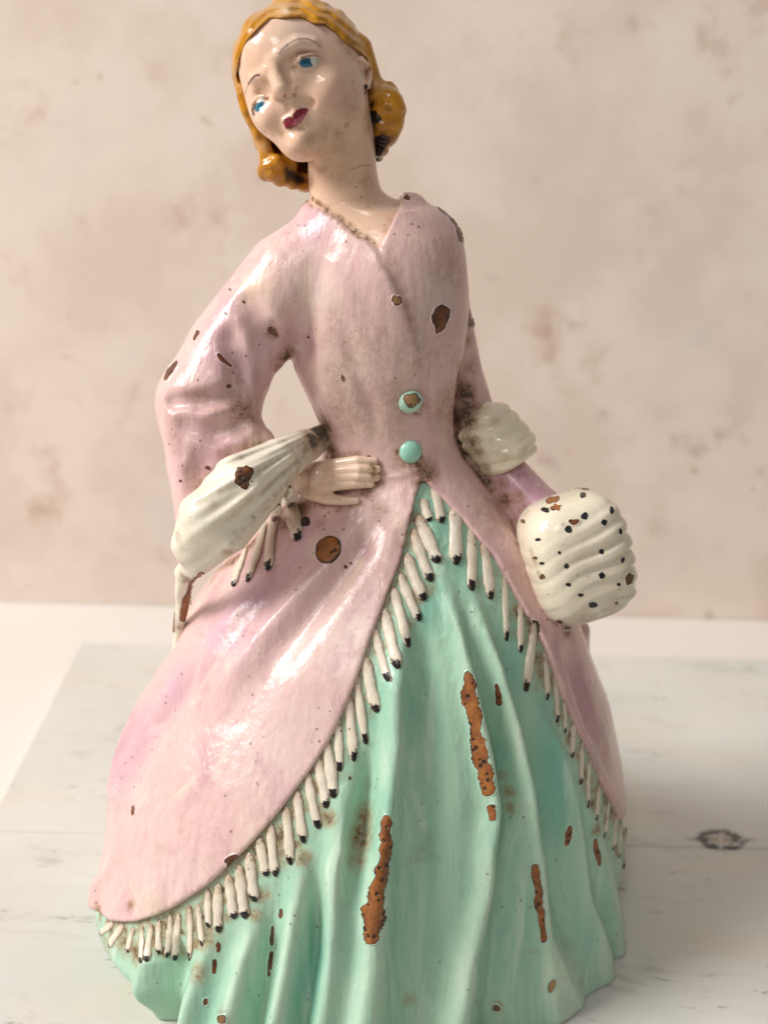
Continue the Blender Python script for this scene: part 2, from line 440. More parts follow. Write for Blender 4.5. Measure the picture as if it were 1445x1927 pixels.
# white-painted board of planks
KN = atz(1356, 1580, 0.0)
def plank_mat():
    mt, nt, b = new_mat('chipped_white_paint'); L = nt.links.new
    oc = coords(nt)
    c = mixc(nt, ramp(nt, noise(nt, oc, 14, 4), 0.3, 0.7), (0.57, 0.56, 0.52), (0.64, 0.625, 0.58))
    grain = noise(nt, coords(nt, (9, 190, 190)), 1.0, 6, 0.65, 0.4)
    c = mixc(nt, math_(nt, 'MULTIPLY', ramp(nt, grain, 0.52, 0.75), 0.35), c, (0.48, 0.46, 0.41))
    # worn grey smudges, longer along the grain
    sm = noise(nt, coords(nt, (26, 75, 75), (0, 0, 0), (1, 2, 0)), 1.0, 5, 0.7, 0.7)
    c = mixc(nt, math_(nt, 'MULTIPLY', ramp(nt, sm, 0.56, 0.76), 0.75), c, (0.33, 0.31, 0.26))
    nick = noise(nt, coords(nt, (90, 420, 420), (0, 0, 0), (5, 3, 0)), 1.0, 4, 0.7, 0.5)
    gate = noise(nt, coords(nt, (20, 40, 40), (0, 0, 0), (2, 7, 0)), 1.0, 3)
    nk = math_(nt, 'MULTIPLY', ramp(nt, nick, 0.60, 0.67), ramp(nt, gate, 0.50, 0.62))
    c = mixc(nt, math_(nt, 'MULTIPLY', nk, 0.7), c, (0.20, 0.18, 0.14))
    yel = noise(nt, coords(nt, (12, 30, 30), (0, 0, 0), (8, 8, 0)), 1.0, 3)
    c = mixc(nt, math_(nt, 'MULTIPLY', ramp(nt, yel, 0.55, 0.75), 0.4), c, (0.66, 0.56, 0.40))
    # the knot: a broken dark ring round bare pale wood
    sep = nd(nt, 'ShaderNodeSeparateXYZ'); L(oc, sep.inputs[0])
    wob = math_(nt, 'MULTIPLY_ADD', noise(nt, oc, 170, 4, 0.7), 0.9, -0.45)
    dx = math_(nt, 'DIVIDE', math_(nt, 'SUBTRACT', sep.outputs[0], float(KN[0]) * CM), 0.0068)
    dy = math_(nt, 'DIVIDE', math_(nt, 'SUBTRACT', sep.outputs[1], float(KN[1]) * CM), 0.0056)
    rr = math_(nt, 'SQRT', math_(nt, 'ADD', math_(nt, 'POWER', dx, 2.0), math_(nt, 'POWER', dy, 2.0)))
    rr = math_(nt, 'ADD', rr, wob)
    ring = math_(nt, 'MULTIPLY', ramp(nt, rr, 0.35, 0.75), ramp(nt, rr, 1.35, 0.95))
    brk = ramp(nt, noise(nt, oc, 330, 4), 0.34, 0.50)
    core = ramp(nt, rr, 0.8, 0.3)
    tail = math_(nt, 'MULTIPLY', ramp(nt, math_(nt, 'ABSOLUTE', math_(nt, 'ADD', dy, math_(nt, 'MULTIPLY', wob, .6))), .30, .05), ramp(nt, math_(nt, 'ABSOLUTE', dx), 2.1, 1.0))
    c = mixc(nt, math_(nt, 'MULTIPLY', math_(nt, 'MULTIPLY', tail, brk), 0.75), c, (0.06, 0.055, 0.05))
    c = mixc(nt, math_(nt, 'MULTIPLY', core, 0.45), c, (0.42, 0.34, 0.25))
    c = mixc(nt, math_(nt, 'MULTIPLY', math_(nt, 'MULTIPLY', ring, brk), 0.92), c, (0.045, 0.045, 0.042))
    L(c, b.inputs['Base Color'])
    b.inputs['Roughness'].default_value = 0.42
    bp = nd(nt, 'ShaderNodeBump'); bp.inputs['Strength'].default_value = 0.35; bp.inputs['Distance'].default_value = 0.0012
    L(math_(nt, 'SUBTRACT', math_(nt, 'MULTIPLY', grain, -0.4), nk), bp.inputs['Height']); L(bp.outputs[0], b.inputs['Normal'])
    return mt
M_PLANK = plank_mat()
e0 = atz(152, 1206, 0); e1 = atz(0, 1512, 0)
BX0 = float((e0[0] + e1[0]) / 2); BY1 = float(atz(722, 1222, 0)[1])
seams = [BY1, float(atz(722, 1580, 0)[1])]
while seams[-1] > -32: seams.append(seams[-1] - (seams[0] - seams[1]) * 0.98)
board = bpy.data.objects.new('painted_board', None); COL.objects.link(board)
board.location = (0, 0, 0)
board['label'] = 'white painted plank board with worn grey marks and a knot, under the figurine'
board['category'] = 'board'
for y1, y0 in zip(seams[:-1], seams[1:]):
    box_mesh('plank', BX0, 42, y0 + 0.035, y1, TABLE_Z + 0.01, 0, M_PLANK, board, bev=0.09)

# ================================================================== FIGURINE FIELDS
SHEAR = 0.19
def shear(z): return SHEAR * (1 - sstep(0.0, 13.0, z))
LEFT = [(400, 612), (450, 580), (520, 556), (600, 545), (690, 553), (760, 586), (820, 611), (870, 606), (920, 572), (970, 518),
        (1020, 462), (1080, 405), (1150, 352), (1235, 316), (1320, 263), (1420, 216), (1500, 208), (1560, 205), (1620, 190), (1690, 172), (1745, 170)]
RIGHT = [(370, 762), (400, 820), (440, 858), (480, 874), (540, 882), (600, 881), (690, 868), (770, 852), (830, 853), (870, 875), (920, 922),
         (1000, 985), (1080, 1040), (1150, 1083), (1235, 1112), (1320, 1145), (1420, 1166), (1500, 1175), (1560, 1183), (1620, 1187), (1668, 1187)]
def side(lst, sgn):
    out = []
    for py, px in lst:
        Y = 0.0
        for _ in range(4):
            p = at(px, py, Y); a = abs(p[0] + 0.4 if sgn < 0 else p[0] + 0.4)
            Y = sgn * float(shear(p[2])) * a
        out.append((p[2], p[0]))
    out.sort(); return np.array(out)
SL, SR = side(LEFT, -1), side(RIGHT, 1)
ZT = np.linspace(-1.0, 22.0, 460)
def smooth_tab(v, n=9):
    k = np.hanning(n + 2)[1:-1]; k /= k.sum()
    return np.convolve(np.pad(v, n // 2, mode='edge'), k, 'valid')
XL = smooth_tab(np.interp(ZT, SL[:, 0], SL[:, 1])); XR = smooth_tab(np.interp(ZT, SR[:, 0], SR[:, 1]))
XC = smooth_tab((XL + XR) / 2, 25); AH = (XR - XL) / 2
BR = np.interp(ZT, [0, 4, 8, 11, 13, 15, 18, 21], [0.93, 0.875, 0.84, 0.80, 0.74, 0.72, 0.74, 0.78])
BH = smooth_tab(AH, 15) * BR
XLs, XRs = XL, XR
_TAB = np.stack([XL, XR, BH], 1).astype(F32); _TD = (np.diff(_TAB, axis=0, append=_TAB[-1:]))
def body_q(p, off=0.0):
    z = p[:, 2]
    u_ = np.clip((z - ZT[0]) * ((len(ZT) - 1) / (ZT[-1] - ZT[0])), 0, len(ZT) - 1.001).astype(F32); i_ = u_.astype(np.int32)
    row = _TAB[i_] + _TD[i_] * (u_ - i_)[:, None]
    xl, xr, b_ = row[:, 0], row[:, 1], row[:, 2] - off
    xc = (xl + xr) * 0.5; a_ = (xr - xl) * 0.5 - off
    qx = p[:, 0] - xc; qy = p[:, 1] - shear(z) * qx
    rho = np.sqrt((qx / a_) ** 2 + (qy / b_) ** 2)
    n = np.sqrt(qx * qx + qy * qy)
    return n * (1 - 1 / np.maximum(rho, 0.05)), np.arctan2(qx, -qy), n
def body0(p): return body_q(p)[0] * 0.93
def phiz(p):
    d, ph, n = body_q(np.asarray(p, F32)); return ph, p[:, 2]

class Fold:
    gain = 1.0
    """ridge (+) or groove (-) running down the body along a drawn line"""
    def __init__(s, pts, kind='ridge'):
        pts = np.array(pts, float)
        h_ = hit(body0, pts[:, 0], pts[:, 1]); ph, z = phiz(h_)
        o = np.argsort(z); s.z, s.ph, s.amp, s.w = z[o], ph[o], pts[o, 2], pts[o, 3]; s.kind = kind
    def __call__(s, ph, z, n):
        u = (ph - np.interp(z, s.z, s.ph)) * n
        a = np.interp(z, s.z, s.amp); w = np.interp(z, s.z, s.w)
        g = np.exp(-(u / w) ** 2)
        if s.kind == 'lap': g = np.exp(-(u / (w * 9)) ** 2) / (1 + np.exp(np.clip(u / (w * 0.45), -30, 30)))
        return a * g * s.gain

COATF = [
    Fold([(705, 470, 0, .1), (735, 520, .13, .09), (765, 590, .13, .09), (788, 660, .11, .09), (786, 720, .07, .1), (780, 760, 0, .1)], 'lap'),
    Fold([(590, 430, 0, .3), (625, 490, .07, .25), (655, 545, .05, .25), (680, 610, 0, .3)]),
    Fold([(640, 560, 0, .3), (655, 640, -.05, .25), (690, 740, -.07, .2), (705, 800, -.04, .2), (710, 840, 0, .2)]),
    Fold([(720, 600, 0, .3), (735, 690, .04, .25), (735, 780, .05, .25), (735, 830, 0, .25)]),
    Fold([(830, 640, 0, .3), (820, 720, .05, .25), (815, 800, .06, .22), (825, 860, 0, .3)]),
    Fold([(790, 870, 0, .3), (800, 900, .0, .3), (745, 900, .05, .25), (735, 1000, .10, .25), (715, 1100, .05, .3), (690, 1180, 0, .3)]),
    # skirt of the coat: the long diagonal fold and its groove
    Fold([(675, 955, 0, .3), (640, 1030, .14, .32), (570, 1110, .22, .36), (500, 1190, .20, .42), (430, 1280, .10, .5), (380, 1360, 0, .6)]),
    Fold([(700, 970, 0, .3), (675, 1040, -.20, .35), (610, 1125, -.28, .42), (545, 1210, -.22, .5), (480, 1300, -.10, .6), (420, 1390, 0, .7)]),
    Fold([(560, 1010, 0, .4), (500, 1090, .14, .4), (430, 1170, .16, .45), (370, 1260, .10, .5), (330, 1340, 0, .6)]),
    Fold([(420, 1170, 0, .4), (350, 1290, -.18, .4), (290, 1370, -.26, .45), (250, 1450, -.16, .5), (240, 1540, 0, .6)]),
    Fold([(300, 1250, 0, .5), (235, 1400, .15, .4), (216, 1480, .15, .4), (225, 1560, 0, .4)]),
    Fold([(235, 1580, 0, .4), (222, 1640, -.09, .4), (245, 1700, -.06, .4), (260, 1730, 0, .3)]),
    Fold([(215, 1600, 0, .4), (190, 1660, .20, .4), (180, 1700, .16, .4), (180, 1730, .08, .4)]),
    Fold([(300, 1640, 0, .5), (290, 1690, .10, .4), (285, 1730, .05, .4)]),
    Fold([(900, 930, 0, .4), (960, 1020, .10, .35), (1010, 1110, .08, .35), (1060, 1230, .05, .4), (1090, 1330, 0, .4)]),
    Fold([(1040, 1180, 0, .4), (1080, 1260, -.15, .3), (1110, 1350, -.15, .3), (1140, 1440, -.06, .3), (1150, 1480, 0, .3)]),
]
SKIRTF = [
    Fold([(760, 1120, 0, .3), (745, 1290, .18, .32), (742, 1400, .26, .36), (725, 1550, .30, .40), (705, 1750, .30, .45), (690, 1920, .30, .5)]),
    Fold([(700, 1400, 0, .3), (690, 1500, -.25, .3), (680, 1580, -.26, .34), (668, 1660, -.12, .35), (660, 1720, 0, .4)]),
    Fold([(640, 1480, 0, .3), (640, 1600, .18, .32), (625, 1750, .20, .4), (600, 1920, .2, .5)]),
    Fold([(575, 1600, 0, .3), (560, 1700, .16, .34), (545, 1800, .22, .36), (520, 1920, .25, .4)]),
    Fold([(600, 1620, 0, .3), (590, 1760, -.2, .3), (570, 1920, -.25, .35)]),
    Fold([(480, 1720, 0, .3), (460, 1800, .16, .3), (430, 1920, .22, .4)]),
    Fold([(510, 1700, 0, .3), (500, 1800, -.18, .28), (480, 1920, -.22, .3)]),
    Fold([(840, 1090, .02, .2), (868, 1200, .14, .25), (890, 1300, .20, .28), (915, 1420, .22, .3), (930, 1520, .22, .3), (910, 1680, .24, .36), (880, 1800, .26, .42), (860, 1920, .28, .5)]),
    Fold([(800, 1150, 0, .3), (815, 1300, -.14, .4), (820, 1500, -.16, .5), (800, 1700, -.18, .6), (780, 1920, -.2, .7)]),
    Fold([(880, 1080, 0, .2), (930, 1230, .15, .22), (965, 1360, .22, .24), (990, 1480, .24, .26), (1008, 1620, .24, .3), (1018, 1760, .26, .36), (1050, 1900, .3, .4)]),
    Fold([(870, 1150, 0, .2), (915, 1300, -.16, .22), (945, 1420, -.26, .24), (962, 1530, -.26, .26), (955, 1680, -.24, .34), (935, 1920, -.24, .45)]),
    Fold([(920, 1150, 0, .2), (980, 1320, -.12, .25), (1020, 1440, -.22, .32), (1045, 1560, -.22, .36), (1060, 1700, -.16, .4), (1090, 1830, -.1, .4)]),
    Fold([(1010, 1320, 0, .2), (1050, 1400, .12, .22), (1072, 1500, .22, .24), (1085, 1580, .20, .26), (1100, 1700, .2, .3), (1125, 1790, .2, .3)]),
    Fold([(1090, 1480, 0, .2), (1110, 1560, -.14, .26), (1120, 1650, -.18, .26), (1140, 1750, -.18, .26)]),
    Fold([(1120, 1520, 0, .2), (1140, 1600, .14, .25), (1155, 1700, .2, .28)]),
    Fold([(400, 1740, 0, .3), (385, 1800, .12, .3), (360, 1880, .2, .4)]),
    Fold([(320, 1760, 0, .3), (315, 1830, -.30, .5)]),
    Fold([(255, 1770, 0, .3), (270, 1810, .12, .35)]),
]
for f in SKIRTF: f.gain = 1.95; f.w = f.w * .92
for f in COATF[6:]: f.gain = 1.35
for f in COATF[6:9]: f.gain = 1.2; f.w = f.w * .9
class Relief:
    """all folds of one garment tabled over angle and height"""
    def __init__(s, folds, extra):
        s.A = np.linspace(-math.pi, math.pi, 1441); s.Z = np.linspace(-.5, 21.5, 620)
        ph, z = np.meshgrid(s.A, s.Z, indexing='ij')
        n = np.full(ph.shape, 3.0)
        zz = z.ravel(); xl = np.interp(zz, ZT, XL); xr = np.interp(zz, ZT, XR); b_ = np.interp(zz, ZT, BH)
        a_ = (xr - xl) / 2
        n = (1 / np.sqrt((np.sin(ph.ravel()) / a_) ** 2 + (np.cos(ph.ravel()) / b_) ** 2)).reshape(ph.shape)
        t = extra(ph, z)
        for f in folds: t = t + f(ph, z, n)
        s.t = t.astype(F32)
    def __call__(s, ph, z):
        u = np.clip((ph + math.pi) * (1440 / (2 * math.pi)), 0, 1439.99).astype(F32); i = u.astype(np.int32); u = u - i
        w = np.clip((z + .5) * (619 / 22.0), 0, 618.99).astype(F32); j = w.astype(np.int32); w = w - j
        T = s.t
        return (T[i, j] * (1 - u) + T[i + 1, j] * u) * (1 - w) + (T[i, j + 1] * (1 - u) + T[i + 1, j + 1] * u) * w
REL_C = Relief(COATF, lambda ph, z: np.where(np.abs(ph) > 1.75, 0.10 * np.cos(ph * 14) * (1 - sstep(4, 13, z)) * sstep(1.75, 2.2, np.abs(ph)), 0))
REL_S = Relief(SKIRTF, lambda ph, z: np.where(np.abs(ph) > 1.4, 0.14 * np.cos(ph * 15) * (1 - sstep(0, 6, z)) * sstep(1.4, 1.8, np.abs(ph)), 0)
               - 1.25 * (1 - sstep(-.2, 1.35, z)) * sstep(-2.0, -1.45, ph) * (1 - sstep(-1.05, -.55, ph))
               - 0.7 * (1 - sstep(-.3, 2.2, z)) * sstep(1.05, 1.35, ph) * (1 - sstep(1.6, 2.2, ph))
               + 0.55 * (1 - sstep(-.2, 3.2, z)) * np.exp(-((ph - .80) / .22) ** 2))
def coat_skin(p, off=0.0):
    d, ph, n = body_q(p, off)
    return (d - REL_C(ph, p[:, 2])) * F32(0.9), ph, n

# edge of the coat: where it stops over the skirt, as height against angle
EDGE_L = [(795, 908), (783, 935), (772, 975), (758, 1040), (728, 1120), (693, 1212), (663, 1300), (628, 1378), (585, 1448), (525, 1528), (455, 1606),
          (388, 1668), (320, 1712), (250, 1737), (205, 1735), (174, 1716)]
EDGE_R = [(803, 908), (830, 932), (880, 984), (938, 1050), (984, 1118), (1012, 1185), (1050, 1275), (1094, 1378), (1128, 1450), (1155, 1505), (1174, 1545)]
eh = hit(lambda p: coat_skin(p)[0], [e[0] for e in EDGE_L[::-1] + EDGE_R], [e[1] for e in EDGE_L[::-1] + EDGE_R])
eph, ez = phiz(eh)
o_ = np.argsort(eph); eph, ez = eph[o_], ez[o_]
HP = np.linspace(-math.pi, math.pi, 2881)
HZ = np.interp(HP, np.concatenate([[-math.pi, -2.4], eph, [2.4, math.pi]]), np.concatenate([[1.6, 0.9], ez, [1.9, 1.6]]))
HZ = smooth_tab(HZ, 15)
_slope = np.gradient(HZ, HP) / 4.2
HC = 1 / np.sqrt(1 + np.minimum(_slope ** 2, 60))
HC = smooth_tab(HC, 41)
HZ32, HC32 = HZ.astype(F32), HC.astype(F32)
def hem(p, ph):
    i_ = np.clip((ph + math.pi) * (2880 / (2 * math.pi)) + .5, 0, 2880).astype(np.int32)
    return (HZ32[i_] - p[:, 2]) * HC32[i_]

# ---- arms
def PT(*a): return [P(*x) for x in a]
ARM_A = PT((640, 446, .2, 74), (545, 522, -.1, 86), (440, 662, -.6, 90), (392, 758, -1.0, 92))
SLV_A = PT((392, 758, -1.0, 92), (385, 870, -1.6, 72), (378, 975, -2.2, 48))
SLV_B = PT((392, 770, -1.0, 85), (450, 828, -1.6, 52), (492, 832, -1.7, 26))
ARM_B = PT((815, 462, .2, 55), (846, 590, .9, 40), (870, 700, 1.2, 37), (892, 775, 1.1, 38))
FORE_B = PT((872, 730, 1.0, 32), (880, 790, 1.0, 36), (902, 850, .95, 40), (940, 886, .6, 46), (1000, 948, .0, 46), (1050, 1000, -.4, 55))
YOKE = PT((597, 404, .2, 32), (622, 440, .1, 60), (700, 455, .1, 75), (795, 440, .2, 54), (772, 396, .2, 33))
NECKL = PT((590, 400, .2, 28), (640, 420, .2, 50))
V_POLY = [(573, 366), (590, 378), (640, 415), (680, 446), (713, 466), (735, 425), (762, 362), (745, 300), (590, 300)]
GROOVES = []
def sleeve_raw(p):
    d = smin(chain(p, SLV_A), chain(p, SLV_B), 0.5)
    d = smin(d, tri(p, SLV_A[0][0], SLV_A[1][0], SLV_B[1][0], 0.62), 0.4)
    return smin(chain(p, ARM_A), d, 0.25)
BUMP = [P(1082, 1190, 1.6, 28), P(1092, 1222, 1.8, 17)]
sleeve_b = boxed(sleeve_raw, *box_of(ARM_A, SLV_A, SLV_B))
yoke_b = boxed(lambda p: chain(p, YOKE), *box_of(YOKE))
armb_b = boxed(lambda p: chain(p, ARM_B), *box_of(ARM_B))
fore_b = boxed(lambda p: smin(chain(p, FORE_B), chain(p, BUMP), .1), *box_of(FORE_B, BUMP))
def coat_uncut(p):
    d, ph, n = coat_skin(p)
    d = np.maximum(d, p[:, 2] - 20.9)
    d = smin(d, yoke_b(p), 0.45)
    d = smin(d, sleeve_b(p), 0.32)
    d = smin(d, armb_b(p), 0.22)
    d = smin(d, fore_b(p), 0.25)
    return d, ph
def coat_f(p):
    d, ph = coat_uncut(p)
    for a, b_, r, k in GROOVES:
        m_ = (np.abs(p - (a + b_) * F32(.5)) < F32(1.0 + np.abs(a - b_).max() / 2)).all(1)
        if m_.any(): d[m_] = smax(d[m_], -seg(p[m_], a, b_, r, r), k)
    he = hem(p, ph)
    d = smax(d, he, 0.10)
    m_ = (p[:, 2] > 17.0) & (p[:, 1] < 0.55) & (np.abs(d) < 1.0)
    if m_.any():
        q = p[m_].astype(float); x, y = proj(q)
        v = poly2d(x, y, V_POLY) / 76.0
        d[m_] = smax(d[m_], (-v).astype(F32), 0.07)
    return d
def coat_nogroove(p): return coat_uncut(p)[0]
def groove(pts, r, depth, k):
    h_ = hit(coat_nogroove, [a[0] for a in pts], [a[1] for a in pts]); n_ = grad(coat_nogroove, h_)
    c_ = h_ + n_ * (r - depth * 1.6)
    for i in range(len(c_) - 1): GROOVES.append((c_[i].astype(F32), c_[i + 1].astype(F32), r, k))
groove([(325, 757), (375, 757), (425, 745)], .22, .12, .22)
groove([(435, 640), (455, 690), (450, 730)], .30, .12, .3)
groove([(350, 800), (400, 815), (450, 800)], .25, .09, .25)
groove([(515, 620), (527, 670), (520, 715)], .18, .10, .18)
groove([(470, 575), (500, 640), (500, 700)], .30, .10, .3)
groove([(380, 870), (370, 920)], .3, .07, .3)
groove([(560, 590), (575, 660), (590, 730)], .3, .05, .3)
groove([(715, 470), (690, 450), (650, 425)], .06, .03, .06)

def skirt_f(p):
    d, ph, n = body_q(p, 0.16)
    z = p[:, 2]
    d = (d - REL_S(ph, z)) * F32(0.88)
    he = hem(p, ph)
    d2, ph2, n2 = body_q(p)
    cs = (d2 - REL_C(ph2, z)) * F32(0.9)
    d = smax(d, cs + 0.13 - 0.5 * sstep(0.1, 1.8, he), 0.08)
    flare = 0.05 * (1 - sstep(0, .5, z))
    d = d - flare
    d = smax(d, -z, 0.12)
    return np.maximum(d, z - 13.9)

# ---- head, neck, hair
CRAN = P(571, 134, .55, 118)
HEAD = [(P(571, 136, .55, 117), None), (P(541, 198, -.35, 71), .55), (P(632, 203, -.05, 61), .5),
        (P(566, 263, -.8, 41), .42), (P(604, 240, -.4, 47), .45), (P(520, 100, -.35, 70), .6)]
NECK = PT((668, 470, .3, 92), (650, 372, .25, 68), (645, 330, .3, 65), (640, 250, .3, 63))
NECK2 = PT((680, 405, .25, 52), (748, 398, .3, 22))
def head0(p):
    d = ball(p, *HEAD[0][0])
    for (c_, r), k in HEAD[1:]: d = smin(d, ball(p, c_, r), k)
    return d
def on_head(px, py, push=0.0):
    h_ = hit(head0, [px], [py]); n_ = grad(head0, h_)
    return (h_ + n_ * push)[0].astype(F32)
S_ = 1 / 76.0
FEAT = []
def feat(sign, pts, k):
    """pts: (px,py,radius px,push cm)"""
    FEAT.append((sign, [(on_head(x, y, pu), r * S_) for x, y, r, pu in pts], k))
# eye sockets
feat(-1, [(548, 116, 18, .13), (572, 108, 21, .15), (602, 106, 13, .13)], .22)
feat(-1, [(492, 176, 17, .11), (482, 200, 16, .15)], .20)
feat(-1, [(531, 120, 8, .05), (536, 138, 8, .035), (541, 154, 7, .05)], .13)
feat(-1, [(500, 158, 7, .04), (506, 174, 6, .035)], .11)
# nose
feat(1, [(512, 116, 11, -.11), (519, 142, 12, .015), (528, 165, 15, .12)], .14)
feat(1, [(521, 178, 8, .03), (526, 170, 9, .05)], .07)
feat(1, [(551, 170, 8, .02), (540, 168, 8, .04)], .08)
# brow ridges
feat(1, [(527, 100, 9, -.05), (560, 80, 10, -.05), (590, 82, 9, -.06)], .16)
feat(1, [(500, 134, 8, -.05), (477, 148, 7, -.05)], .14)
# eyeballs with lids
feat(1, [(568, 119, 11, -.10), (590, 117, 10, -.10)], .08)
feat(1, [(489, 192, 9, -.08), (486, 204, 9, -.08)], .07)
feat(1, [(554, 121, 3, -.02), (566, 107, 4, -.005), (586, 103, 4, -.008), (606, 107, 3, -.02)], .06)
feat(1, [(474, 213, 3, -.02), (475, 195, 3.4, -.008), (484, 182, 3.4, -.01), (498, 180, 3, -.02)], .06)
# cheeks, smile folds, lips, chin
feat(1, [(620, 160, 30, -.17), (604, 190, 28, -.17)], .28)
feat(1, [(500, 226, 22, -.12)], .2)
feat(-1, [(562, 180, 7, .055), (586, 194, 6, .055)], .14)
feat(-1, [(541, 197, 4, .035), (546, 208, 4, .035)], .08)
feat(1, [(537, 227, 6, -.01), (547, 222, 7, .02), (556, 212, 7, .02), (577, 206, 5, -.01)], .06)
feat(1, [(541, 236, 6, .0), (556, 230, 8, .015), (570, 216, 6, .0)], .05)
feat(-1, [(535, 231, 1.5, .015), (553, 222, 1.6, .03), (580, 207, 1.5, .015)], .03)
feat(-1, [(556, 247, 6, .06), (570, 240, 6, .06)], .12)
feat(1, [(562, 268, 17, -.09)], .2)
# nostrils
feat(-1, [(536, 179, 3, .03)], .03)
feat(-1, [(553, 178, 3, .04)], .04)
# ear
feat(1, [(676, 112, 6, .05), (690, 128, 6, .06), (692, 148, 5, .05), (688, 163, 6, .04)], .06)
feat(-1, [(680, 130, 5, .06), (684, 148, 4, .05)], .05)
def head_f(p):
    d = head0(p)
    for sgn, pts, k in FEAT:
        c_ = np.mean([a[0] for a in pts], 0); ex = max(np.abs(a[0] - c_).max() + a[1] for a in pts) + k + .25
        m_ = (np.abs(p - c_.astype(F32)) < F32(ex)).all(1)
        if not m_.any(): continue
        pm = p[m_]
        e = chain(pm, pts) if len(pts) > 1 else ball(pm, *pts[0])
        d[m_] = smin(d[m_], e, k) if sgn > 0 else smax(d[m_], -e, k)
    n_ = smin(chain(p, NECK), chain(p, NECK2), .3)
    d = smin(d, n_, 0.28)
    m_ = (p[:, 2] < 21.9)
    if m_.any():
        pm = p[m_]
        b_, ph, n = coat_skin(pm, 0.14)
        c_ = np.maximum(smin(b_, chain(pm, YOKE) + 0.14, 0.4), 17.6 - pm[:, 2])
        d[m_] = smin(d[m_], np.maximum(c_, pm[:, 2] - 20.9), 0.30)
    return d

FACE_POLY = [(449, 172), (446, 140), (451, 110), (464, 78), (487, 53), (510, 36), (540, 34), (566, 33), (590, 44), (612, 46), (632, 62),
             (652, 82), (668, 92), (690, 110), (697, 135), (696, 175), (696, 260), (640, 330), (560, 325), (508, 292), (486, 256), (466, 223), (456, 196)]
HR_R = [(P(722, 188, .6, 28), 0), (P(736, 200, .4, 27), .14), (P(742, 216, .5, 21), .10), (P(728, 230, .5, 31), .14), (P(723, 256, .6, 25), .14),
        (P(714, 282, .7, 15), .14), (P(747, 192, .7, 15), .09), (P(712, 208, .3, 15), .10), (P(733, 170, .9, 16), .14), (P(750, 228, .8, 12), .10), (P(735, 258, .8, 16), .10)]
HR_L = [(P(512, 318, .1, 25), 0), (P(536, 312, .35, 24), .12), (P(501, 322, .2, 17), .10), (P(528, 330, .2, 20), .12), (P(518, 305, -.1, 14), .09), (P(548, 340, .4, 16), .12), (P(508, 300, .3, 16), .10), (P(565, 346, .6, 13), .12)]
HR_BACK = PT((560, 130, .9, 122), (560, 240, 1.1, 88), (575, 320, 1.0, 40))
HR_ST0 = PT((456, 150, .25, 9), (456, 178, .15, 10), (463, 208, .1, 10), (481, 240, .1, 11), (497, 272, .1, 13), (504, 300, .1, 15))
HR_BR = PT((672, 95, .7, 30), (700, 150, .9, 18), (712, 178, .8, 20), (703, 225, .75, 19), (706, 270, .8, 17), (712, 296, .9, 9))
def hair_f(p):
    shell = smin(head0(p) - 0.06, ball(p, CRAN[0] + np.array([0.02, .15, .0]), CRAN[1] + 0.06), .1)
    shell = smin(shell, chain(p, HR_BACK), 0.4)
    wav = 0.022 * np.sin(p[:, 2] * 5 + p[:, 0] * 7 + 1.2 * np.sin(p[:, 0] * 3)) + 0.008 * np.sin(p[:, 0] * 15 - p[:, 2] * 6)
    shell = shell - wav
    m_ = p[:, 1] < 0.9
    x, y = proj(p[m_].astype(float))
    v = (-poly2d(x, y, FACE_POLY) / 76.0).astype(F32)
    sh = shell.copy(); sh[m_] = smax(shell[m_] - (0.014 * np.sin(v * -34 + 2.0 * np.sin(x / 31) + y / 60)).astype(F32), v, 0.04)
    # strand sweeping down the far cheek to the near-side curl
    st = chain(p, HR_ST0)
    d = smin(sh, st, 0.08)
    l = None
    for (c_, r), k in HR_L:
        e = ball(p, c_, r); l = e if l is None else smin(l, e, k)
    r_ = None
    for (c_, r), k in HR_R:
        e = ball(p, c_, r); r_ = e if r_ is None else smin(r_, e, k)
    bx_ = p - HR_R[3][0][0].astype(F32); rb = np.sqrt((bx_ * bx_ * np.array([1, .4, 1], F32)).sum(1)); ab = np.arctan2(bx_[:, 2], bx_[:, 0])
    r_ = r_ - 0.022 * np.sin(rb * 22 + ab * 2.0)
    bx_ = p - HR_L[0][0][0].astype(F32); rb = np.sqrt((bx_ * bx_ * np.array([1, .4, 1], F32)).sum(1)); ab = np.arctan2(bx_[:, 2], bx_[:, 0])
    l = l - 0.018 * np.sin(rb * 24 - ab * 2.0)
    bridge = chain(p, HR_BR)
    d = smin(d, l, .1); d = smin(d, smin(r_, bridge, .15), .12)
    return d

# ---- cuffs, muff
CUFF_U = PT((614, 810, -.2, 15), (572, 833, -1.2, 20), (520, 862, -2.3, 36), (455, 906, -3.0, 51), (390, 970, -3.2, 54), (358, 1020, -3.0, 36))
CUFF_D = PT((606, 832, -.4, 16), (552, 870, -1.8, 23), (503, 930, -2.7, 33), (433, 1004, -3.2, 37), (374, 1048, -2.9, 33), (350, 1078, -2.2, 18))
CUFF_T = PT((346, 1080, -2.3, 17), (345, 1130, -1.4, 13), (338, 1185, -.9, 11), (331, 1232, -.8, 7))
def cuff_f(p):
    d = smin(chain(p, CUFF_U), chain(p, CUFF_D), .35)
    for i in range(1, 4):
        d = smin(d, tri(p, CUFF_U[i][0], CUFF_U[i + 1][0], CUFF_D[i + 1][0], .30), .25)
    d = smin(d, chain(p, CUFF_T), .15)
    x, y = proj(p.astype(float))
    an = np.arctan2(y - 775, 660 - x); rr = np.hypot(y - 775, 660 - x)
    amp = 0.050 * sstep(60, 170, rr) * (1 - .6 * sstep(300, 380, rr))
    return d - (amp * (np.sin(an * 40 + 1.1 * np.sin(rr / 70)) * (.7 + .4 * np.sin(rr / 45 + an * 4)) + 0.4 * np.sin(an * 77 + 1.0 + rr / 60))).astype(F32)
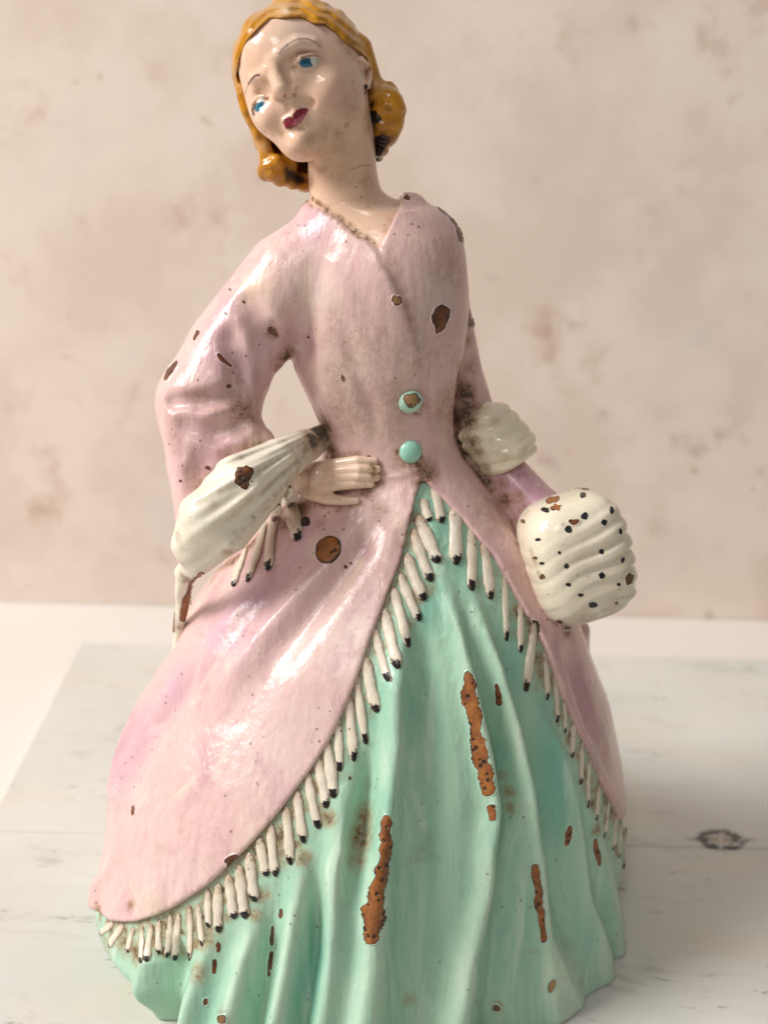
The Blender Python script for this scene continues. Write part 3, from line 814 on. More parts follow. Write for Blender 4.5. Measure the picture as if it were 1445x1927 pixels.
CUFF_R = PT((900, 794, 1.0, 44), (923, 814, .7, 60), (948, 845, .55, 62), (964, 872, .5, 52))
_ca = CUFF_R[-1][0] - CUFF_R[0][0]; _ca = _ca / np.linalg.norm(_ca)
def cuffr_f(p):
    d = chain(p, CUFF_R)
    t = (p - CUFF_R[0][0].astype(F32)) @ _ca.astype(F32)
    d = smax(d, -t - .45, .15); d = smax(d, t - 1.65, .15)
    u = (p - CUFF_R[0][0].astype(F32)) @ _cn.astype(F32)
    u = u + 0.06 * np.sin(p[:, 0] * 2.6 + p[:, 2] * 1.4)
    return d - (0.085 * (np.abs(np.sin(u * 8.2 + .4)) - .65) * (.8 + .3 * np.sin(u * 3.1 + p[:, 0]))).astype(F32)
_cn = np.array([.42, -.12, -.90]); _cn /= np.linalg.norm(_cn)
MUC = at(1083, 1048, -1.2)
_an = math.radians(14)
MUX = np.array([math.cos(_an), 0.25, math.sin(_an)]); MUX /= np.linalg.norm(MUX)
MUZ = np.array([-math.sin(_an), 0.1, math.cos(_an)]); MUZ -= MUX * (MUX @ MUZ); MUZ /= np.linalg.norm(MUZ)
MUM = np.stack([MUX, np.cross(MUZ, MUX), MUZ])
def muff_f(p):
    q = (p - MUC.astype(F32)) @ MUM.T.astype(F32)
    d = ellip(p, MUC, (1.42, 1.30, 1.73), MUM, 3.2)
    zz = q[:, 2] - 0.22 * q[:, 0] + 0.12 * q[:, 0] ** 2 + 0.05 * np.sin(q[:, 0] * 3.1 + q[:, 2] * 1.3)
    amp = (0.050 * sstep(-1.0, 1.0, q[:, 0]) + 0.010) * (0.75 + .35 * np.sin(q[:, 2] * 3.7 + 1))
    lim = 1 - sstep(1.0, 1.6, np.abs(q[:, 2]))
    return d - amp * lim * (np.sin(zz * 13.5) + .3 * np.sin(zz * 29 + 1))

# ---- hand resting on the hip
def on_coat(px, py, push):
    h_ = hit(coat_nogroove, [px], [py]); n_ = grad(coat_nogroove, h_)
    return (h_ + n_ * push)[0].astype(F32)
def fing(pts): return [(on_coat(x, y, pu), r / 75.0) for x, y, r, pu in pts]
PALM0 = on_coat(622, 905, .20); WR = P(540, 908, -2.15, 28)
FINGERS = [fing([(612, 888, 20, .16), (648, 871, 11.5, .27), (678, 865, 10, .22), (705, 868, 8, .05)]),
           fing([(612, 898, 20, .20), (650, 886, 11.5, .34), (682, 881, 10, .28), (711, 883, 8, .07)]),
           fing([(610, 908, 20, .20), (648, 903, 11, .34), (680, 898, 10, .28), (709, 899, 8, .07)]),
           fing([(608, 917, 19, .18), (644, 919, 10, .29), (672, 914, 9.5, .22), (699, 912, 7.5, .06)]),
           fing([(592, 930, 18, .20), (622, 942, 12, .18), (650, 944, 9.5, .12), (672, 943, 7, .03)])]
HANDC = [WR, (on_coat(584, 907, .36), 33 / 75.), (on_coat(612, 901, .27), 28 / 75.)]
HANDW = [(P(546, 905, -2.5, 1)[0], .24), (P(560, 950, -2.4, 1)[0], .12)]
def hand_f(p):
    d = chain(p, HANDC)
    for i, f in enumerate(FINGERS): d = smin(d, chain(p, f), .03 if i < 4 else .12)
    return d

print(round(time.time() - _T0, 1), 'fields ready')

# ================================================================== FIGURINE MESHES
fig = bpy.data.objects.new('figurine', None); COL.objects.link(fig)
fig.location = (0, 0, 0)
fig['label'] = 'chipped ceramic lady figurine in pink coat and mint green skirt holding a muff'
fig['category'] = 'figurine'

def bx(px0, py0, px1, py1, y0, y1):
    pts = np.array([at(x, y, Y) for x in (px0, px1) for y in (py0, py1) for Y in (y0, y1)])
    lo, hi = pts.min(0), pts.max(0); lo[1], hi[1] = y0, y1
    return lo, hi
head_b = boxed(head_f, *bx(445, 20, 880, 640, -2, 2.5), pad=.5)
hair_b = boxed(hair_f, *bx(440, 0, 770, 365, -2, 3), pad=.5)
cuff_b = boxed(cuff_f, *bx(320, 790, 625, 1240, -4, .5), pad=.5)
cuffr_b = boxed(cuffr_f, *bx(850, 750, 1020, 900, -.6, 2), pad=.5)
muff_b = boxed(muff_f, *bx(960, 910, 1195, 1190, -3, .8), pad=.5)
hand_b = boxed(hand_f, *bx(530, 850, 715, 965, -4, 0), pad=.5)
ALL = [coat_f, skirt_f, head_b, hair_b, cuff_b, cuffr_b, muff_b, hand_b]
def allf(p):
    d = ALL[0](p)
    for f in ALL[1:]: d = np.minimum(d, f(p))
    return d
def stains(v, spots, field=None):
    """soft dirt where the photograph shows grime: (px, py, radius px, strength)"""
    out = np.zeros(len(v))
    if not spots: return out
    s = np.array(spots, float)
    c_ = hit(field or allf, s[:, 0], s[:, 1])
    for (x, y, r, a), c0 in zip(spots, c_):
        d = np.linalg.norm(v - c0, axis=1) * 75.0
        out = np.maximum(out, a * (1 - sstep(0.2, 1.5, d / r)))
    return out
def linepts(pts, step, r, a):
    out = []
    for (x0, y0), (x1, y1) in zip(pts[:-1], pts[1:]):
        n = max(1, int(math.hypot(x1 - x0, y1 - y0) / step))
        for i in range(n):
            t = i / n
            out.append((x0 + (x1 - x0) * t, y0 + (y1 - y0) * t, r * random.uniform(.75, 1.25), a * random.uniform(.6, 1.1)))
    return out
def bounds(f, px0, py0, px1, py1, y0, y1, pad=.3):
    pts = [at(x, y, Y) for x in (px0, px1) for y in (py0, py1) for Y in (y0, y1)]
    pts = np.array(pts); lo = pts.min(0) - pad; hi = pts.max(0) + pad
    lo[1], hi[1] = y0, y1
    return lo, hi

# skirt --------------------------------------------------------------
v, q = surface(skirt_f, (-9.2, -9.6, -.2), (8.6, 9.6, 14.1), 0.062, lip=2.3)
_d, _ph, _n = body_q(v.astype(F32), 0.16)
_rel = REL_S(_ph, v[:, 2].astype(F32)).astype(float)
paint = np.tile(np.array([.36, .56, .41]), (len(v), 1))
_w = (np.clip((_rel - .10) / .26, 0, 1) * (.55 + .35 * vnoise(v, .9, 3)))[:, None]       # paler on the fold ridges, broken up by noise
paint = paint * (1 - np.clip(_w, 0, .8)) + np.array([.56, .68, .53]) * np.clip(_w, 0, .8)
for px, py, r, amt in [(1045, 1470, 45, .9), (1050, 1540, 40, .7), (1035, 1400, 35, .6), (590, 1810, 40, .8), (575, 1890, 45, .8), (640, 1760, 35, .5), (800, 1150, 30, .7), (815, 1110, 25, .6),
                       (880, 1080, 30, .5), (965, 1250, 35, .5), (975, 1150, 20, .7), (840, 1000, 30, .6), (790, 1360, 40, .35), (950, 1760, 40, .5), (945, 1420, 18, .8), (380, 1900, 40, .5), (1100, 1750, 35, .45),
                       (1030, 1330, 25, .5), (690, 1330, 20, .6), (640, 1420, 18, .5)]:
    c0 = hit(skirt_f, [px], [py])[0]; dv = (v - c0) * np.array([1, 1, .45])
    w = (amt * np.exp(-(np.linalg.norm(dv, axis=1) * 75.0 / r) ** 2))[:, None] * .7
    paint = paint * (1 - w) + np.array([.14, .43, .33]) * w
TAS = [((816, 911), (831, 984)), ((797, 942), (809, 981)), ((789, 978), (825, 1059)), ((780, 1003), (812, 1094)), ((768, 1049), (799, 1130)), ((755, 1084), (790, 1168)),
       ((741, 1113), (769, 1218)), ((724, 1153), (749, 1258)), ((706, 1188), (731, 1282)), ((689, 1243), (710, 1340)), ((672, 1278), (689, 1400)), ((655, 1313), (666, 1432)),
       ((633, 1344), (639, 1451)), ((615, 1400), (628, 1501)), ((598, 1430), (614, 1520)), ((580, 1458), (600, 1559)), ((560, 1496), (572, 1586)), ((539, 1526), (547, 1627)),
       ((511, 1557), (519, 1649)), ((490, 1582), (502, 1648)), ((470, 1612), (480, 1696)), ((452, 1636), (462, 1728)), ((432, 1653), (441, 1728)), ((413, 1670), (412, 1754)),
       ((392, 1679), (393, 1745)), ((374, 1708), (381, 1780)), ((357, 1713), (357, 1807)), ((337, 1726), (329, 1807)), ((321, 1728), (314, 1801)), ((301, 1737), (300, 1795)),
       ((286, 1745), (276, 1810)), ((269, 1748), (265, 1812)), ((252, 1750), (241, 1792)), ((232, 1745), (206, 1781)), ((213, 1741), (189, 1757)),
       ((857, 954), (858, 1063)), ((886, 999), (887, 1111)), ((910, 1028), (923, 1128)), ((949, 1082), (953, 1206)), ((978, 1138), (979, 1228)), ((1004, 1182), (989, 1301)),
       ((1023, 1234), (1029, 1317)), ((1042, 1273), (1048, 1360)), ((1059, 1318), (1062, 1380)), ((1080, 1352), (1075, 1426)), ((1094, 1399), (1092, 1476)), ((1110, 1427), (1106, 1520)),
       ((1127, 1479), (1122, 1544)), ((1143, 1507), (1136, 1577)), ((1157, 1536), (1153, 1600)), ((1167, 1550), (1164, 1614)), ((1177, 1564), (1173, 1634))]
SK_ST = ([(682, 1575, 26, .95), (688, 1540, 22, .8), (676, 1615, 20, .7), (955, 1490, 12, .8), (960, 1520, 10, .7), (945, 1460, 10, .6),
          (571, 1615, 14, 1), (618, 1540, 14, 1), (600, 1520, 12, .8), (480, 1722, 12, .8), (495, 1685, 14, .8), (370, 1830, 18, .7), (385, 1760, 24, 1),
          (370, 1740, 20, .9), (778, 1130, 16, .9), (806, 1110, 12, .7), (935, 1895, 10, .9), (415, 1915, 14, .8), (300, 1760, 18, .8), (225, 1755, 16, .9), (175, 1745, 12, .9), (1140, 1540, 16, .9), (1125, 1560, 14, .9), (1160, 1600, 14, .9), (1175, 1610, 14, .9), (770, 1880, 12, .5)]
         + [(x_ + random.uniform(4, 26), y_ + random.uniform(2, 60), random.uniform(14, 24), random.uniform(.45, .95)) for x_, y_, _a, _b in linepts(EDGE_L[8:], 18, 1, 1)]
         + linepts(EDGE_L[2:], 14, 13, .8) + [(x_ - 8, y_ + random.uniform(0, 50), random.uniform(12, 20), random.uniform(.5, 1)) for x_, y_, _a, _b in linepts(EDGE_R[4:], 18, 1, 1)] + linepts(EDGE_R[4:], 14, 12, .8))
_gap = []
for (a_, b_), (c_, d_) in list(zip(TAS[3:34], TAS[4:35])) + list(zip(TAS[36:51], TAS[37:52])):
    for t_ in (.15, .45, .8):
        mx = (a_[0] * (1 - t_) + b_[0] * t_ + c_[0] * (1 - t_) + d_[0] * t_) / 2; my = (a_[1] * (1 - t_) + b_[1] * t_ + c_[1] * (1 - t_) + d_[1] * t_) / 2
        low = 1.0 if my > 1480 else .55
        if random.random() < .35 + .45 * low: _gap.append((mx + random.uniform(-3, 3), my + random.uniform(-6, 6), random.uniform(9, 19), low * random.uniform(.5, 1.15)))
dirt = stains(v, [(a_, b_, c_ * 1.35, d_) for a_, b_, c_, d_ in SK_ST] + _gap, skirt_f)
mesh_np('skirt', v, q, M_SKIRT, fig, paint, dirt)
print(round(time.time() - _T0, 1), 'skirt', len(v))

# coat ---------------------------------------------------------------
lo_, hi_ = (-9.2, -9.2, 0), (8.6, 9.6, 22.3)
v, q = surface(coat_f, lo_, hi_, 0.062)
paint = np.tile(np.array([.68, .445, .41]), (len(v), 1))
def softblob(v, px, py, r, col, amt):
    c0 = hit(allf, [px], [py])[0]
    w = amt * np.exp(-(np.linalg.norm(v - c0, axis=1) * 75.0 / r) ** 2)
    return w[:, None], np.array(col)
for (px, py, r, col, amt) in [
        (260, 1370, 70, (.54, .32, .39), .6), (230, 1450, 55, (.54, .32, .39), .5), (330, 1290, 60, (.55, .33, .42), .5),
        (480, 1120, 80, (.62, .39, .46), .6), (420, 1200, 70, (.60, .37, .46), .5), (560, 1020, 60, (.64, .42, .48), .5),
        (470, 700, 70, (.60, .38, .42), .5), (360, 870, 60, (.64, .42, .44), .4), (540, 640, 50, (.58, .36, .40), .5),
        (600, 560, 60, (.74, .57, .50), .6), (480, 540, 40, (.80, .58, .44), .7), (640, 700, 70, (.66, .49, .42), .6), (740, 680, 80, (.62, .47, .41), .6),
        (820, 560, 70, (.58, .45, .43), .5), (860, 420, 60, (.60, .44, .45), .4), (700, 800, 60, (.66, .48, .40), .5),
        (640, 1200, 90, (.74, .55, .50), .6), (520, 1400, 110, (.72, .53, .50), .5), (330, 1650, 90, (.72, .50, .48), .5),
        (590, 420, 40, (.66, .42, .48), .6), (970, 900, 40, (.52, .27, .35), .8), (1000, 930, 40, (.54, .29, .36), .8),
        (1100, 1290, 80, (.45, .27, .26), .6), (1130, 1400, 70, (.45, .27, .26), .6), (1000, 1080, 60, (.55, .36, .34), .5),
        (440, 1690, 40, (.78, .60, .46), .5), (520, 1590, 40, (.78, .60, .46), .45), (300, 1712, 40, (.78, .60, .46), .5)]:
    w, c_ = softblob(v, px, py, r, col, min(1, amt * 1.35)); paint = paint * (1 - w) + c_ * w
CO_ST = ([(690, 680, 80, .24), (800, 640, 70, .24), (730, 760, 60, .28), (840, 760, 40, .4), (650, 780, 40, .35), (640, 620, 50, .25), (850, 500, 40, .3), (450, 760, 50, .25), (560, 900, 30, .4), (1000, 1090, 40, .25), (930, 960, 40, .3), (540, 670, 16, .9), (527, 690, 13, .7), (548, 690, 12, .9), (515, 625, 12, .8), (455, 770, 22, .75), (470, 785, 16, .7), (440, 760, 14, .5), (375, 745, 20, .35),
          (600, 810, 26, 1), (592, 830, 20, .9), (625, 850, 14, .9), (640, 862, 14, .6), (705, 880, 14, 1), (708, 905, 14, .9), (690, 925, 14, .8), (660, 950, 12, .4), (715, 960, 14, .5),
          (800, 890, 20, .9), (795, 880, 14, .8), (790, 905, 12, .8), (745, 760, 20, .35), (800, 760, 16, .4), (745, 870, 18, .35),
          (870, 790, 26, 1), (875, 740, 22, 1), (865, 830, 22, 1), (880, 770, 20, 1), (880, 850, 20, .8), (895, 860, 14, .7), (888, 690, 16, .5), (885, 600, 14, .8), (882, 640, 10, .5), (890, 555, 10, .7),
          (950, 940, 16, .85), (945, 910, 12, .5), (975, 935, 14, .6), (985, 960, 12, .6), (952, 985, 12, .3), (1065, 1185, 14, .8),
          (640, 700, 30, .35), (655, 670, 26, .3), (690, 640, 40, .25), (740, 800, 40, .25), (700, 790, 40, .25), (860, 680, 22, .3),
          (380, 1060, 18, .7), (430, 1055, 14, .7), (400, 1090, 14, .5), (520, 960, 16, .9), (540, 985, 12, .6), (565, 960, 16, .8), (560, 975, 12, .5),
          (600, 985, 10, .3), (185, 1712, 12, .7), (245, 1705, 10, .6), (330, 830, 20, .35), (320, 790, 14, .3), (360, 890, 16, .35), (430, 850, 16, .3),
          (575, 372, 10, .6), (760, 365, 9, .8), (600, 390, 8, .5)]
         + linepts([(338, 958), (395, 890), (450, 848), (505, 830)], 12, 8, .75) + linepts([(866, 690), (853, 770), (858, 830), (890, 880), (930, 930)], 12, 11, 1.0)
         + linepts([(962, 985), (990, 1060), (1030, 1140), (1062, 1182)], 12, 8, .8) + linepts([(548, 690), (575, 745), (605, 800)], 12, 7, .6) + linepts([(548, 690), (522, 740), (498, 800)], 12, 7, .6)
         + linepts([(748, 745), (760, 780), (790, 778), (798, 750)], 9, 6, .7) + linepts([(748, 850), (760, 874), (786, 874), (797, 850)], 9, 7, .8) + linepts([(615, 860), (660, 855), (700, 862)], 10, 7, .6)
         + linepts([(600, 948), (650, 958), (690, 940)], 10, 7, .6) + linepts([(540, 950), (500, 1000), (440, 1055), (385, 1085)], 10, 12, .9) + linepts([(440, 690), (470, 760), (455, 790)], 14, 10, .4)
         + linepts([(590, 380), (640, 418), (690, 455)], 14, 9, .75) + linepts([(720, 475), (755, 545), (790, 650), (785, 720)], 26, 11, .4)
         + linepts([(795, 915), (770, 985), (755, 1050)], 22, 9, .5))
dirt = stains(v, [(a_, b_, c_ * 1.45, d_ * 1.15) for a_, b_, c_, d_ in CO_ST])
coat = mesh_np('coat', v, q, M_COAT, fig, paint, dirt)
print(round(time.time() - _T0, 1), 'coat', len(v))

# head ---------------------------------------------------------------
lo_, hi_ = bounds(None, 430, 10, 900, 640, -2.6, 2.6)
v, q = surface(head_f, lo_, hi_, 0.028)
x, y = proj(v)
front = grad(head_f, v, .02) @ (-_F) > 0.02
skin = np.array([.73, .48, .34, 1])
paint = np.tile(skin, (len(v), 1))
def blend(mask, col):
    global paint
    mask = (np.clip(mask, 0, 1) * front)[:, None]
    paint = paint * (1 - mask) + np.array((*col, 0.0)) * mask
def soft(px, py, r, a): return a * np.exp(-(((x - px) ** 2 + (y - py) ** 2) / r ** 2))
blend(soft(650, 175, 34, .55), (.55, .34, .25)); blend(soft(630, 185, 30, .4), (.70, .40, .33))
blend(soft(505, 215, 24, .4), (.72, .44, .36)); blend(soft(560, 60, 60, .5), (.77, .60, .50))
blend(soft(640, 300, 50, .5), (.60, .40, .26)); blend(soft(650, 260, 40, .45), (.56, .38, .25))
blend(soft(527, 130, 10, .5), (.52, .33, .22)); blend(soft(500, 166, 12, .45), (.50, .33, .22)); blend(soft(545, 180, 14, .4), (.56, .38, .27))  # brown shade of the sockets and under the nose, put into the skin colour
def fillp(poly, col, a=1.0, s=1.0): blend(a * (0.5 - poly2d(x, y, poly) / (2 * s)), col)
def stroke(pts, w, col, a=1.0): blend(a * (0.5 - (line2d(x, y, pts) - w) / 1.6), col)
# eyes
fillp([(582, 109), (592, 107), (602, 110), (599, 117), (589, 125), (584, 118)], (.62, .62, .55), .9)
fillp([(561, 120), (566, 112), (573, 109), (584, 109), (585, 116), (589, 125), (580, 127), (569, 127)], (.012, .085, .16))
fillp([(566, 121), (580, 120), (587, 125), (578, 127), (569, 127)], (.06, .17, .30), .7)
stroke([(567, 109), (578, 106), (592, 104), (603, 107)], 1.3, (.13, .05, .025), .9)
stroke([(548, 129), (553, 121), (560, 115)], .8, (.20, .12, .07), .6)
fillp([(481, 198), (485, 190), (491, 182), (498, 183), (499, 191), (490, 193)], (.74, .75, .70), .9)
fillp([(478, 203), (483, 194), (490, 192), (498, 191), (497, 197), (491, 208), (485, 211), (480, 210)], (.02, .13, .20))
stroke([(475, 205), (478, 216)], 1.8, (.06, .012, .015)); stroke([(476, 204), (481, 191), (487, 184)], .9, (.12, .06, .05), .8)
stroke([(482, 178), (488, 175), (498, 178)], 1.0, (.2, .12, .08), .5)
# brows
stroke([(525, 101), (531, 93), (540, 85)], 1.3, (.10, .10, .14), .8)
stroke([(538, 87), (550, 78), (561, 73), (580, 73), (592, 79), (604, 88)], .9, (.07, .045, .05), .95)
stroke([(468, 158), (474, 149), (481, 142), (488, 141)], 2.0, (.07, .03, .05), .9)
stroke([(462, 178), (464, 166), (469, 157)], .8, (.08, .04, .05), .8)
# mouth
fillp([(532, 231), (534, 224), (540, 219), (546, 219), (550, 222), (551, 214), (557, 207), (567, 203), (578, 203), (581, 207), (577, 215), (568, 228), (557, 238), (547, 243), (537, 242)], (.20, .018, .035))
fillp([(552, 232), (566, 219), (578, 209), (577, 215), (567, 229), (557, 238), (549, 241)], (.42, .13, .16), .7)
# nostril dot, other nostril's shadow painted in as colour, ear hollow
blend(1.2 - np.hypot(x - 536, y - 179) / 3.2, (.006, .004, .003)); blend(.45 - np.hypot(x - 554, y - 178) / 9, (.2, .1, .05))
fillp([(685, 160), (690, 157), (693, 163), (690, 171), (690, 178), (685, 177), (686, 168)], (.006, .004, .004))
fillp([(672, 113), (677, 112), (679, 125), (688, 140), (684, 150), (677, 138)], (.40, .25, .17), .6, 2.0)
stroke([(660, 319), (668, 317), (677, 312), (690, 311), (700, 312)], .7, (.12, .07, .04), .8)
HD_ST = [(600, 255, 30, .3), (660, 205, 24, .35), (560, 290, 20, .3), (640, 330, 30, .3), (690, 340, 20, .4), (560, 320, 26, .35), (585, 340, 16, .6), (545, 312, 12, .8), (530, 305, 8, .7), (652, 236, 8, .5), (690, 215, 16, .4), (690, 180, 14, .5), (692, 240, 14, .5),
         (640, 290, 30, .3), (610, 300, 26, .3), (635, 255, 16, .4), (519, 287, 5, 1), (528, 250, 8, .5), (660, 95, 18, .45), (645, 75, 14, .5), (612, 60, 8, .4), (485, 172, 9, .5)] \
    + linepts([(588, 374), (640, 413), (706, 460)], 5, 7, 1.0) + linepts([(745, 400), (720, 450)], 16, 8, .3)
dirt = stains(v, HD_ST)
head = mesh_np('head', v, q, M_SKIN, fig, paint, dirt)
print(round(time.time() - _T0, 1), 'head', len(v))

# hair ---------------------------------------------------------------
lo_, hi_ = bounds(None, 430, -10, 790, 380, -2.2, 3.2)
v, q = surface(hair_f, lo_, hi_, 0.034)
x, y = proj(v)
paint = np.tile(np.array([.50, .215, .012, 1]), (len(v), 1))
front = np.ones(len(v))
blend(soft(524, 22, 16, .75), (.60, .36, .16)); blend(soft(538, 20, 8, .9), (.72, .52, .36)); blend(soft(706, 160, 16, .8), (.62, .38, .2))
blend(soft(712, 300, 18, .9), (.55, .45, .36)); blend(soft(497, 275, 14, .6), (.62, .38, .2)); blend(soft(745, 282, 10, .7), (.55, .48, .42))
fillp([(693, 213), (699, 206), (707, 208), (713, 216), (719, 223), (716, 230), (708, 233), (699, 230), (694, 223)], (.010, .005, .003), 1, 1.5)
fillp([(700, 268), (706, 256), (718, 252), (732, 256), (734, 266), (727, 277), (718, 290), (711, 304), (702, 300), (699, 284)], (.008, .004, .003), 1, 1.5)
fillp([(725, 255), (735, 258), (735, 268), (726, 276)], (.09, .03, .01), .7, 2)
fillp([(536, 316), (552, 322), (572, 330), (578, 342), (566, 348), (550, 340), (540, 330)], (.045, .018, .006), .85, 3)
HR_ST = [(704, 238, 14, .8), (700, 200, 12, .7), (722, 246, 14, .6), (738, 262, 14, .5), (730, 205, 10, .5), (690, 120, 10, .5), (660, 80, 14, .4), (735, 228, 12, .4), (520, 340, 12, .5), (465, 215, 8, .5), (485, 258, 8, .5), (763, 214, 7, 1), (764, 188, 6, .9),
         (548, 330, 18, 1), (560, 340, 16, 1), (540, 320, 12, .9), (614, 48, 6, 1.2), (500, 345, 10, .8), (690, 205, 10, .8), (693, 245, 10, .7), (470, 235, 6, .4)]
dirt = stains(v, HR_ST)
mesh_np('hair', v, q, M_HAIR, head, paint, np.minimum(dirt, 1.2))
print(round(time.time() - _T0, 1), 'hair', len(v))

# cuffs, muff, hand ---------------------------------------------------
lo_, hi_ = bounds(None, 300, 780, 640, 1250, -4.4, 1.0)
v, q = surface(cuff_f, lo_, hi_, 0.045)
paint = np.tile(np.array([.76, .69, .55]), (len(v), 1))
dirt = stains(v, [(603, 812, 34, 1.5), (590, 830, 30, 1.2), (575, 845, 24, .7), (560, 870, 16, .4), (545, 900, 16, .3), (520, 960, 14, .6), (505, 990, 12, .4), (430, 1040, 14, .6), (350, 1090, 18, .8), (340, 1060, 14, .5), (337, 1180, 10, .7), (331, 1225, 9, .8), (335, 1010, 12, .5), (400, 950, 10, .3), (470, 940, 14, .35), (575, 815, 14, .6)] + linepts([(590, 840), (520, 900), (420, 985)], 14, 9, .4) + linepts([(585, 825), (500, 880), (400, 930)], 14, 8, .35) + linepts([(560, 885), (500, 955), (430, 1030)], 14, 11, .5))
mesh_np('wide_cuff', v, q, M_CREAM, fig, paint, dirt)
lo_, hi_ = bounds(None, 830, 730, 1040, 920, -1.2, 2.6)
v, q = surface(cuffr_f, lo_, hi_, 0.04)
paint = np.tile(np.array([.86, .76, .56]), (len(v), 1))
dirt = stains(v, [(880, 790, 26, 1.1), (890, 830, 18, .9), (900, 850, 14, .7), (895, 770, 14, .7), (915, 880, 12, .6), (930, 792, 14, .35), (950, 860, 20, .3), (985, 850, 16, .3)])
mesh_np('gathered_cuff', v, q, M_CREAM, fig, paint, dirt)
lo_, hi_ = bounds(None, 930, 880, 1230, 1220, -3.4, 1.2)
v, q = surface(muff_f, lo_, hi_, 0.045)
paint = np.tile(np.array([.74, .655, .51]), (len(v), 1))
dirt = stains(v, [(1005, 1055, 9, .6), (1000, 1040, 9, .5), (1012, 1080, 9, .5), (1060, 1175, 14, .6), (990, 965, 9, .4), (1100, 1165, 24, .35), (1150, 1140, 24, .3), (1180, 1080, 16, .5)])
muff = mesh_np('muff', v, q, M_CREAM, fig, paint, dirt)
lo_, hi_ = bounds(None, 520, 840, 730, 980, -4.6, 0.5)
v, q = surface(hand_f, lo_, hi_, 0.03)
paint = np.tile(np.array([.76, .54, .40]), (len(v), 1))
dirt = stains(v, [(703, 878, 10, .9), (703, 895, 10, .8), (660, 928, 12, .7), (680, 925, 12, .9), (640, 925, 8, .4), (560, 945, 10, .5), (560, 880, 14, .5), (580, 868, 12, .5)])
mesh_np('hand', v, q, M_SKIN, fig, paint, dirt)
print(round(time.time() - _T0, 1), 'small parts done')

# buttons -------------------------------------------------------------
def dome(name, px, py, rpx, mat, paint_c, dirt_v=0.0, squash=.55):
    c_ = hit(coat_f, [px], [py]); n_ = grad(coat_f, c_, .05)[0]; c_ = c_[0]
    u = np.cross(n_, [0, 0, 1.0]); u /= np.linalg.norm(u); w = np.cross(n_, u)
    r = rpx / 75.0; vs, fs = [], []
    A, B = 28, 10
    for i in range(B + 1):
        t = i / B * (math.pi / 2 + .35)
        for j in range(A):
            a = j / A * 2 * math.pi
            vs.append(c_ + n_ * (r * squash * math.cos(t) + .02) + (u * math.cos(a) + w * math.sin(a)) * r * math.sin(t))
    for i in range(B):
        for j in range(A):
            fs.append((i * A + j, i * A + (j + 1) % A, (i + 1) * A + (j + 1) % A, (i + 1) * A + j))
    vs = np.array(vs)
    dt = np.zeros(len(vs)); dt[-A * 3:] = dirt_v
    return mesh_np(name, vs, fs, mat, fig, np.tile(np.array(paint_c), (len(vs), 1)), dt)
b1 = dome('button', 772, 755, 25, M_BUTTON, (.40, .62, .48), .5); b1['label'] = 'mint button with chipped buff middle'
b2 = dome('button', 772, 850, 23, M_BUTTON, (.30, .58, .44), .6)

# tassels --------------------------------------------------------------
WID = {0: 8.5, 1: 7.5, 2: 11, 35: 11.5, 36: 8.5, 37: 9.5, 40: 9, 43: 5, 19: 8, 24: 6.5, 25: 6, 30: 6.5, 33: 8}
def tassel(a, b_, w, field, parent, lift=0.0, name='tassel', tip=True, bend=None, tipfrac=.885, dsc=1.0):
    n = 30; t = np.concatenate([np.linspace(0, .78, 16, endpoint=False), np.linspace(.78, 1, 14)])
    wob = random.uniform(-2.5, 2.5) if bend is None else bend
    a = (a[0] - (b_[0] - a[0]) * .10, a[1] - (b_[1] - a[1]) * .10)
    dx, dy = b_[0] - a[0], b_[1] - a[1]; ln = math.hypot(dx, dy)
    px = a[0] + dx * t + (-dy / ln) * wob * np.sin(t * math.pi)
    py = a[1] + dy * t + (dx / ln) * wob * np.sin(t * math.pi)
    c_ = hit(field, px, py)
    k = np.array([.25, .5, .25])
    for _ in range(3):
        cc = c_.copy()
        for j in range(3): cc[1:-1, j] = np.convolve(c_[:, j], k, 'valid')
        c_ = cc
    nn = grad(field, c_, .08); tg = np.gradient(c_, t, axis=0); tg /= np.linalg.norm(tg, axis=1, keepdims=True)
    bb = np.cross(tg, nn); bb /= np.linalg.norm(bb, axis=1, keepdims=True); nn = np.cross(bb, tg)
    fwd = np.sign((nn * (CAM - c_)).sum(1)); nn = nn * np.where(fwd == 0, 1, fwd)[:, None] if (fwd < 0).all() else nn
    prof = np.minimum(1, np.sqrt(np.clip(t / .10, 0, 1)) * .75 + .25) * np.sqrt(np.clip((1.02 - t) / .12, 0, 1))
    q1, q2, q3 = random.uniform(0, 6), random.uniform(0, 6), random.uniform(.5, 1.0)
    prof *= (0.72 + 0.28 * np.sin(.3 + t * (1.6 + q3))) * (1 + .09 * np.sin(t * 11 + q1) + .05 * np.sin(t * 23 + q2))
    wc = 1.27 * w / 75.0 * prof; hc = 0.074 * np.sqrt(prof) * (w / 9.5)
    jp = random.uniform(-1.2, 1.2); m_ = 14; vs, cl, fs = [], [], []
    for i in range(n):
        for j in range(m_):
            an = j / m_ * 2 * math.pi
            vs.append(c_[i] + bb[i] * wc[i] * math.cos(an) + nn[i] * (hc[i] * (math.sin(an) * .95 + .1) + lift))
            jag = tipfrac + .045 * math.cos(2 * an + jp) + .03 * math.sin(5 * an + jp)
            cl.append((.010, .010, .011, 0) if (tip and t[i] > jag) else (.74, .65, .52, 1))
    for i in range(n - 1):
        for j in range(m_):
            fs.append((i * m_ + j, i * m_ + (j + 1) % m_, (i + 1) * m_ + (j + 1) % m_, (i + 1) * m_ + j))
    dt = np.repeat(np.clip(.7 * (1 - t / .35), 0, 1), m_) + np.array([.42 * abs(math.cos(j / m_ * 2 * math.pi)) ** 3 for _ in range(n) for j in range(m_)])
    return mesh_np(name, np.array(vs), fs, M_TASSEL, parent, np.array(cl), dt * dsc)
